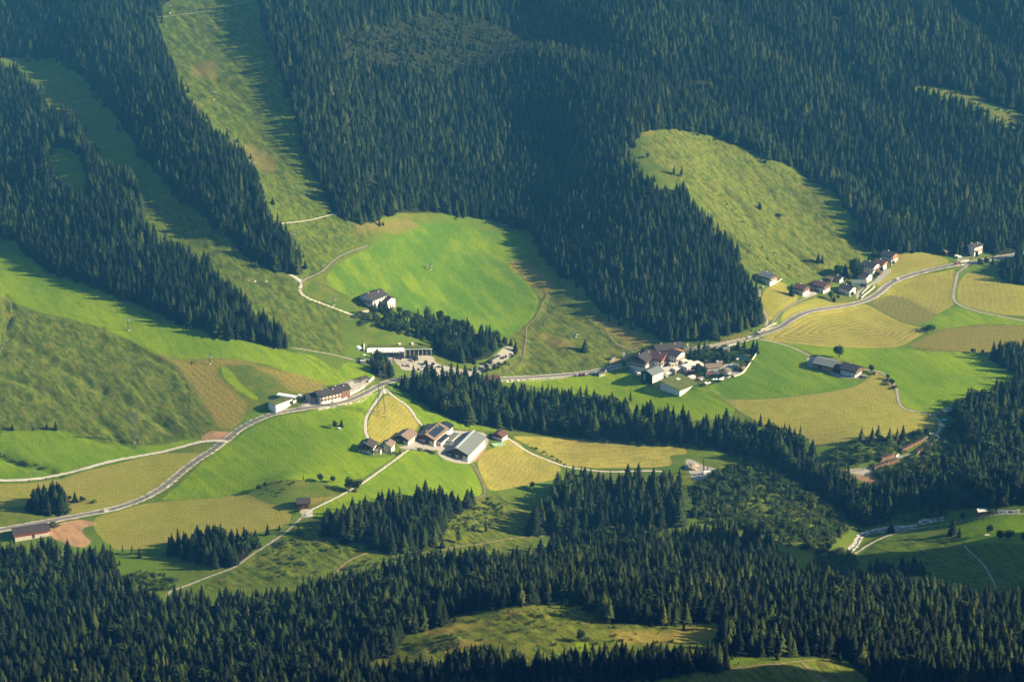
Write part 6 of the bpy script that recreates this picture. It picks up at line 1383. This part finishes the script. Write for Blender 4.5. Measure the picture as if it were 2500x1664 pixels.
# ------------------------------------------------------------------ single trees one can point to
M_DEEP = foliage('deep_green_leaves', (.012, .030, .010), (.026, .050, .014), (.03, .06, .02))
def ltree(at, kind, h, wid, label, v=0, deep=False):
    p = G(at)[0]; nm = {'spruce': 'spruce_tree', 'larch': 'larch_tree', 'broad': 'leafy_tree', 'bush': 'bush'}[kind]
    if kind in ('spruce', 'larch'): wid *= 1.4
    if 'dark group' in label: h *= 1.25; wid *= 1.5
    tree_obj(nm, kind, v, (p[0], p[1], p[2] - .2), h, wid, label, 'bush' if kind == 'bush' else 'tree', None, None, M_DEEP if deep else None)
for a in [
 ('f 1010,440', 'broad', 13.5, 14.5, 'tall round leafy tree standing alone in the vivid meadow behind the right farm', 0, True),
 ('F 1690,715', 'bush', 6, 9, 'dark broad bush at the tip of the striped hay field', 0, True), ('F 1712,712', 'bush', 5, 7, 'smaller dark bush right beside the broad bush at the hay field tip', 1, True),
 ('f 1800,800', 'broad', 8, 8, 'round dark tree beside the tiny hut of the right farm', 1, True), ('f 2225,970', 'broad', 5, 5.5, 'small round tree at the track bend below the right farm', 2, True),
 ('F 1450,1090', 'broad', 6, 7, 'leafy tree on the track edge below the right farm', 0, True), ('F 1430,1065', 'bush', 3, 5, 'low bush between the round trees on the track below the right farm', 0, True), ('F 1465,1115', 'bush', 3, 5, 'lowest bush beside the track below the right farm', 1, True),
 ('E 1675,858', 'spruce', 13, 19, 'broad cone shaped tree standing alone on the pale slope above the road', 2, True),
 ('G 1770,262', 'broad', 6.5, 6.5, 'left of two small round trees at the left end of the mound', 0, True), ('G 1812,240', 'broad', 5.5, 5.5, 'right of two small round trees at the left end of the mound', 1, True),
 ('G 2190,202', 'broad', 8, 8.5, 'round tree on the fenced edge of the meadow above the mound', 2, True), ('G 2275,205', 'broad', 7, 6.5, 'slimmer round tree next to the one on the meadow edge', 0, True),
 ('m 1740,270', 'broad', 12, 12, 'left one of two big round trees beside the pale farm path', 1, True), ('m 1930,330', 'broad', 12, 12, 'right one of two big round trees beside the pale farm path', 2, True),
 ('G 2075,195', 'larch', 7, 5, 'thin pale larch on top of the mound', 0), ('H 1310,245', 'broad', 7, 7, 'round dark tree at the lower edge of the yellow hay field', 0, True),
 ('H 1645,1285', 'broad', 9, 10, 'round tree with long shadow in the rough pasture at the bottom', 1, True), ('H 1690,1285', 'bush', 2.5, 5, 'low bush beside the round tree in the rough pasture', 1),
 ('D 2290,1385', 'broad', 7, 6.5, 'left leafy tree by the tiny white stone in the green meadow', 2, True), ('D 2335,1375', 'spruce', 8, 11, 'pointed tree right of the leafy one in the green meadow', 1),
 ('D 85,1395', 'spruce', 6, 9, 'small spruce leftmost at the foot of the grassy slope', 0), ('D 320,1390', 'spruce', 6, 9, 'small spruce in the middle at the foot of the grassy slope', 1), ('D 382,1395', 'spruce', 9, 9, 'taller spruce at the right at the foot of the grassy slope', 2),
 ('c 910,1030', 'broad', 5.5, 5, 'small tree on the gravel in front of the canopy wing', 0), ('c 1065,1080', 'broad', 6, 5.5, 'small tree in the hedge strip of the gondola car park', 1), ('c 1165,1090', 'broad', 4.5, 4.5, 'smaller tree right in the hedge strip of the gondola car park', 2),
 ('c 960,1155', 'broad', 4, 3.5, 'left young tree on the pale lower car park strip', 0), ('c 1045,1165', 'broad', 4, 3.5, 'second young tree on the pale lower car park strip', 1), ('c 1130,1170', 'broad', 4, 3.5, 'third young tree on the pale lower car park strip', 2), ('c 1330,1190', 'bush', 3, 4, 'bush at the right end of the pale lower car park strip', 0),
 ('c 2230,800', 'spruce', 8, 11, 'spruce at the upper end of the curved gravel drive, left one', 1), ('c 2290,880', 'spruce', 10, 13, 'larger spruce at the upper end of the curved gravel drive', 2), ('c 2120,830', 'bush', 4.5, 5, 'bush between grove and curved gravel drive', 0), ('c 2160,985', 'broad', 4.5, 3.5, 'small tree on the lower edge of the curved gravel drive', 1),
 ('g 570,700', 'larch', 15, 22, 'leftmost of the six tall trees at the edge of the hay field', 0), ('g 770,690', 'spruce', 15, 16, 'second of the six tall trees at the edge of the hay field', 3), ('g 890,630', 'larch', 14, 19, 'third of the six tall trees at the edge of the hay field', 1),
 ('g 1105,700', 'larch', 15, 22, 'fourth of the six tall trees at the edge of the hay field', 0), ('g 1250,690', 'larch', 14, 18, 'fifth of the six tall trees at the edge of the hay field', 1), ('g 1360,690', 'spruce', 17, 20, 'rightmost and tallest of the six trees at the edge of the hay field', 3),
 ('g 1800,560', 'broad', 8, 9, 'round tree between hay field and white bales', 1, True), ('g 1680,600', 'broad', 7, 9, 'bushy tree left of the round one between hay field and bales', 2, True), ('g 1000,1360', 'broad', 6, 8, 'bright green leafy tree below the dark log pile', 0), ('g 1080,1420', 'bush', 4, 7, 'bright green bush at the foot of the gravel tip', 0),
 ('F 550,1370', 'spruce', 13, 13, 'single spruce standing out before the hay field by the stream', 4), ('f 2330,1090', 'broad', 5, 5, 'small round tree on the meadow track', 1, True),
 ('F 2005,875', 'broad', 5.5, 7.5, 'round bush at the border of brown field and vivid meadow', 0, True), ('F 2066,878', 'broad', 5, 4, 'slim bush right of the round one at the brown field', 1),
 ('k 1905,430', 'broad', 9, 9, 'round tree above the white trough on the green knoll', 0, True), ('k 2040,520', 'broad', 10, 10, 'left tree of the pair on the green knoll at the right', 1, True), ('k 2150,520', 'broad', 10, 12, 'right tree of the pair on the green knoll at the right', 2, True),
 ('k 1440,440', 'spruce', 17, 19, 'tall spruce at the left end of the green knoll', 0), ('k 1530,470', 'spruce', 9, 12, 'small spruce next to the tall one on the green knoll', 1), ('k 655,410', 'spruce', 11, 16, 'dark spruce on the bank in front of the stony stream', 2), ('k 2345,530', 'broad', 9, 9, 'tree cut by the right edge on the green knoll', 0, True),
 ('k 1930,190', 'broad', 6, 8, 'leafy tree right of the silver roofed hut', 0), ('k 1750,110', 'broad', 8, 10, 'broad leafy tree behind the silver roofed hut', 2), ('k 1570,240', 'broad', 6, 7, 'dark leafy tree left of the silver roofed hut', 1, True),
 ('B 2100,1080', 'broad', 6, 5, 'small dark tree at the upper left of the forest clearing', 0, True), ('B 2285,1195', 'larch', 12, 13, 'tall thin larch at the left of the forest clearing', 0), ('B 2335,1210', 'larch', 13, 14, 'second tall larch at the left of the forest clearing', 1),
 ('C 545,1425', 'spruce', 8, 11, 'single spruce in the middle of the forest clearing', 2), ('C 685,1475', 'bush', 3, 6, 'round bush low in the forest clearing', 0, True), ('C 245,950', 'bush', 2.5, 5, 'bush at the top edge of the forest clearing', 1, True),
 ('F 945,255', 'spruce', 11, 13, 'left of two faint trees low in the forest clearing', 2), ('F 972,258', 'spruce', 10, 12, 'right of two faint trees low in the forest clearing', 4),
 ('e 1560,420', 'spruce', 12, 11, 'slim spruce behind the dark group above the flat garage', 1), ('e 1900,440', 'broad', 6, 7, 'garden tree below the narrow chalet with lit gable', 0), ('e 2060,330', 'broad', 5, 6, 'garden tree in front of the topmost hamlet chalet', 1), ('e 1800,540', 'broad', 6, 6, 'garden tree at the bend of the hamlet lane', 2), ('e 1120,620', 'broad', 6, 7, 'leafy tree left of the tiny white cottage', 0), ('e 930,600', 'bush', 4, 6, 'bush above the paved yard of the red roofed chalets', 0), ('e 1480,780', 'broad', 5, 6, 'garden tree right of the white chalet with black roof', 1), ('e 80,600', 'broad', 9, 9, 'leafy tree left of the lone grey roofed chalet', 2, True),
 ('h 1310,530', 'spruce', 10, 12, 'pointed spruce right of the roadside spruce clump', 0), ('h 1215,500', 'broad', 5, 5, 'small tree between clump and pointed spruce', 0), ('h 1425,530', 'broad', 5.5, 5.5, 'left small tree in the field right of the pointed spruce', 1), ('h 1465,530', 'broad', 4.5, 4.5, 'right small tree in the field right of the pointed spruce', 2), ('h 1620,540', 'bush', 2.5, 4, 'low bush at the end of the hedge in the yellow field', 0), ('h 1180,700', 'bush', 3.5, 6, 'bush under the roadside spruce clump', 1),
 ('e 600,770', 'spruce', 14, 16, 'dark tall spruce left of the red roofed chalet', 1), ('e 1280,490', 'broad', 10, 9, 'left tree of the dark group above the tiny cottage', 0, True), ('e 1370,480', 'spruce', 10, 12, 'pointed tree of the dark group above the tiny cottage', 2), ('e 1490,500', 'broad', 16, 10, 'tallest tree of the dark group above the flat garage', 1, True), ('e 1540,540', 'broad', 11, 11, 'right tree of the dark group above the flat garage', 2, True), ('e 1420,560', 'broad', 7, 7, 'small tree below the dark group by the cottage', 0),
 ('e 1625,460', 'spruce', 9, 9, 'spruce left of the broad dark roofed chalet', 1), ('e 1160,830', 'broad', 9, 8, 'garden tree left of the white chalet with black roof', 1), ('e 1215,860', 'spruce', 8, 8, 'pointed garden tree before the white chalet with black roof', 0), ('e 1260,740', 'spruce', 7, 7, 'slim tree between red roofed and white chalets', 2), ('e 1270,830', 'broad', 5, 6, 'garden bush before the white chalet with black roof', 2), ('e 850,660', 'bush', 3, 4, 'bush between the two red roofed chalets', 0), ('e 1030,600', 'bush', 4, 5, 'bush above the red roofed chalet with white chimney', 1),
 ('b 1210,260', 'spruce', 13, 13, 'tall dark spruce right of the hotel roof', 0), ('b 1330,200', 'spruce', 15, 14, 'tallest spruce between hotel and road', 1), ('b 1280,240', 'spruce', 9, 11, 'lower spruce between the two tall ones at the hotel', 2), ('b 1410,140', 'spruce', 9, 10, 'spruce by the road above the hotel garden', 0),
 ('b 1890,120', 'spruce', 9, 11, 'spruce at the upper left corner of the pond', 1), ('b 1985,110', 'spruce', 8, 9, 'spruce at the upper end of the pond', 2), ('b 2110,150', 'spruce', 12, 14, 'left one of the two big spruces at the right end of the pond', 0), ('b 2165,190', 'spruce', 14, 15, 'right one of the two big spruces at the right end of the pond', 1),
 ('b 1580,310', 'broad', 9, 9, 'leafy garden tree left of the pond', 0), ('b 1680,310', 'broad', 10, 10, 'leafy garden tree at the near left pond shore', 1, True), ('b 1740,330', 'spruce', 8, 9, 'pointed garden tree at the near pond shore', 2), ('b 1840,300', 'broad', 8, 7, 'slim garden tree at the middle pond shore', 2), ('b 1330,290', 'broad', 6, 6, 'small garden tree in front of the tall spruces', 1), ('b 1440,280', 'broad', 6, 7, 'garden tree above the hedge rows', 2), ('b 1320,430', 'broad', 8, 7, 'leafy tree at the lower corner of the white terrace', 0), ('b 1310,500', 'broad', 8, 8, 'leafy tree in the garden below the white terrace', 1), ('b 1420,480', 'broad', 7, 7, 'leafy tree in the garden below the brown pavilion', 2), ('b 1560,560', 'broad', 6, 6, 'leafy tree left of the round sauna tower', 0),
 ('b 1680,470', 'broad', 5, 5, 'small tree touching the round sauna tower', 1), ('b 1950,380', 'bush', 4, 7, 'garden bush near the long garden wall', 0), ('b 2060,320', 'bush', 4, 6, 'garden bush by the upper garden wall', 1), ('b 1880,430', 'bush', 3.5, 6, 'garden bush right of the round sauna tower', 1),
 ('b 1400,650', 'bush', 3, 5, 'garden bush by the lowest parasols', 0), ('b 1500,630', 'bush', 3, 5, 'garden bush between the lower parasols', 1), ('b 1620,600', 'bush', 2.5, 4, 'low bush at the foot of the short white wall', 0), ('b 950,510', 'bush', 4, 5, 'bush beside the pale pool house', 1, True),
 ('b 260,390', 'broad', 6, 7, 'round dark tree on the road verge before the hotel', 1, True), ('b 380,330', 'spruce', 5, 7, 'small spruce on the road verge before the hotel', 0), ('b 720,120', 'broad', 6, 9, 'leafy bush left above the hotel', 0), ('b 830,105', 'broad', 5, 7, 'leafy bush right above the hotel', 1),
 ('b 350,900', 'larch', 14, 14, 'single thin larch in the meadow below the grass roofed hall', 0), ('b 1120,715', 'bush', 2, 4, 'small bush on the edge of the grass roofed hall', 1, True),
 ('a 290,470', 'broad', 6, 3.5, 'slim yellow green tree before the white farmhouse', 0), ('a 595,380', 'broad', 5, 3.5, 'slim tree at the corner of the cream farmhouse', 1), ('a 560,440', 'bush', 3, 4, 'bush before the cream farmhouse', 0), ('a 670,440', 'spruce', 5, 5, 'small pointed tree in the farm garden', 2), ('a 640,460', 'bush', 2, 4, 'low hedge bush in the farm garden', 1), ('a 960,390', 'bush', 2.5, 3.5, 'bush at the edge of the farm yard', 0), ('a 1130,440', 'bush', 2.5, 4, 'bush at the lower corner of the farm yard', 1),
 ('j 1420,730', 'broad', 6, 8, 'leafy tree beside the bridge near the right edge', 0, True), ('j 1550,740', 'broad', 8, 9, 'taller leafy tree beside the bridge near the right edge', 1, True), ('j 1690,730', 'spruce', 10, 9, 'slim spruce beside the bridge near the right edge', 1), ('j 680,400', 'broad', 7, 9, 'leafy tree behind the small brown hut', 2, True), ('j 870,410', 'broad', 6, 8, 'leafy tree right of the small brown hut', 0, True),
 ('E 1170,820', 'spruce', 6, 8, 'small spruce at the top of the gravel drive', 0), ('H 405,1250', 'spruce', 7, 7, 'single spruce in the left corner of the rough pasture', 1), ('H 1000,550', 'larch', 13, 15, 'pale thin larch on the clearing right of the spruce stand', 0), ('H 815,620', 'larch', 18, 18, 'tall pale larch on the clearing beside the spruce stand', 1), ('H 650,650', 'larch', 20, 24, 'tall yellowish larch in front of the spruce stand', 0),
 ('I 1000,200', 'larch', 20, 22, 'bare brownish larch beside the gravel tip', 1), ('G 840,690', 'larch', 9, 8, 'thin larch at the left corner of the hay field', 0), ('G 905,700', 'larch', 10, 9, 'second thin larch at the left corner of the hay field', 1), ('G 955,720', 'spruce', 10, 9, 'thin spruce at the left corner of the hay field', 0), ('G 1950,630', 'bush', 4, 7, 'round bush beside the path below the hay barn', 0),
 ('G 2040,560', 'spruce', 10, 11, 'spruce beside the path below the hay barn', 0), ('G 1830,560', 'spruce', 10, 11, 'spruce at the lower edge of the hay field near the path', 1), ('G 1910,530', 'spruce', 5, 7, 'small spruce between hay field and path', 2), ('G 1160,690', 'spruce', 16, 16, 'slim spruce leftmost of the stand below the hay field', 3),
 ('m 380,830', 'bush', 3, 4, 'dark bush at the left corner of the pale gravel yard', 0, True), ('m 1900,310', 'bush', 2, 4, 'low bush at the foot of the two big round trees', 1),
]: ltree(*a)
b = MB(); b.box(-1.1, 1.1, -.8, .8, -.3, 1.2); b.add([(-1.3, -1, 1.2), (1.3, -1, 1.2), (1.3, 1, 1.2), (-1.3, 1, 1.2), (-1.3, 0, 1.8), (1.3, 0, 1.8)], [(0, 1, 5, 4), (3, 4, 5, 2), (0, 4, 3), (1, 2, 5), (3, 2, 1, 0)])
o = tag(b.build('field_shrine', W_WHITE), 'tiny white shrine under the leafy tree in the green meadow', 'shrine'); o.location = G('D 2320,1392')[0]
b = MB(); b.box(-2.2, 2.2, -1.6, 1.6, -1, 2.2); b.add([(-2.6, -2, 2.2), (2.6, -2, 2.2), (2.6, 2, 2.2), (-2.6, 2, 2.2), (-2.6, 0, 3.4), (2.6, 0, 3.4)], [(0, 1, 5, 4), (3, 4, 5, 2), (0, 4, 3), (1, 2, 5), (3, 2, 1, 0)])
o = tag(b.build('hunting_hut', mat('mossy_boards', (.20, .20, .05), .9, .1, .2)), 'small mossy hut in the gap of the bottom forest', 'hut'); o.location = G('H 820,885')[0]
# ------------------------------------------------------------------ haze: real air
hz = MB(); hz.box(-3200, 3200, -400, 4350, -130, 1720)
t = NT('valley_air'); t.t.nodes.remove(t.b)
pv = t.t.nodes.new('ShaderNodeVolumePrincipled'); pv.inputs['Color'].default_value = (.11, .50, 1.0, 1); pv.inputs['Density'].default_value = HAZE; pv.inputs['Anisotropy'].default_value = 0.0
t.t.links.new(pv.outputs[0], t.out.inputs['Volume'])
hzo = hz.build('haze', t.m); hzo['kind'] = 'stuff'
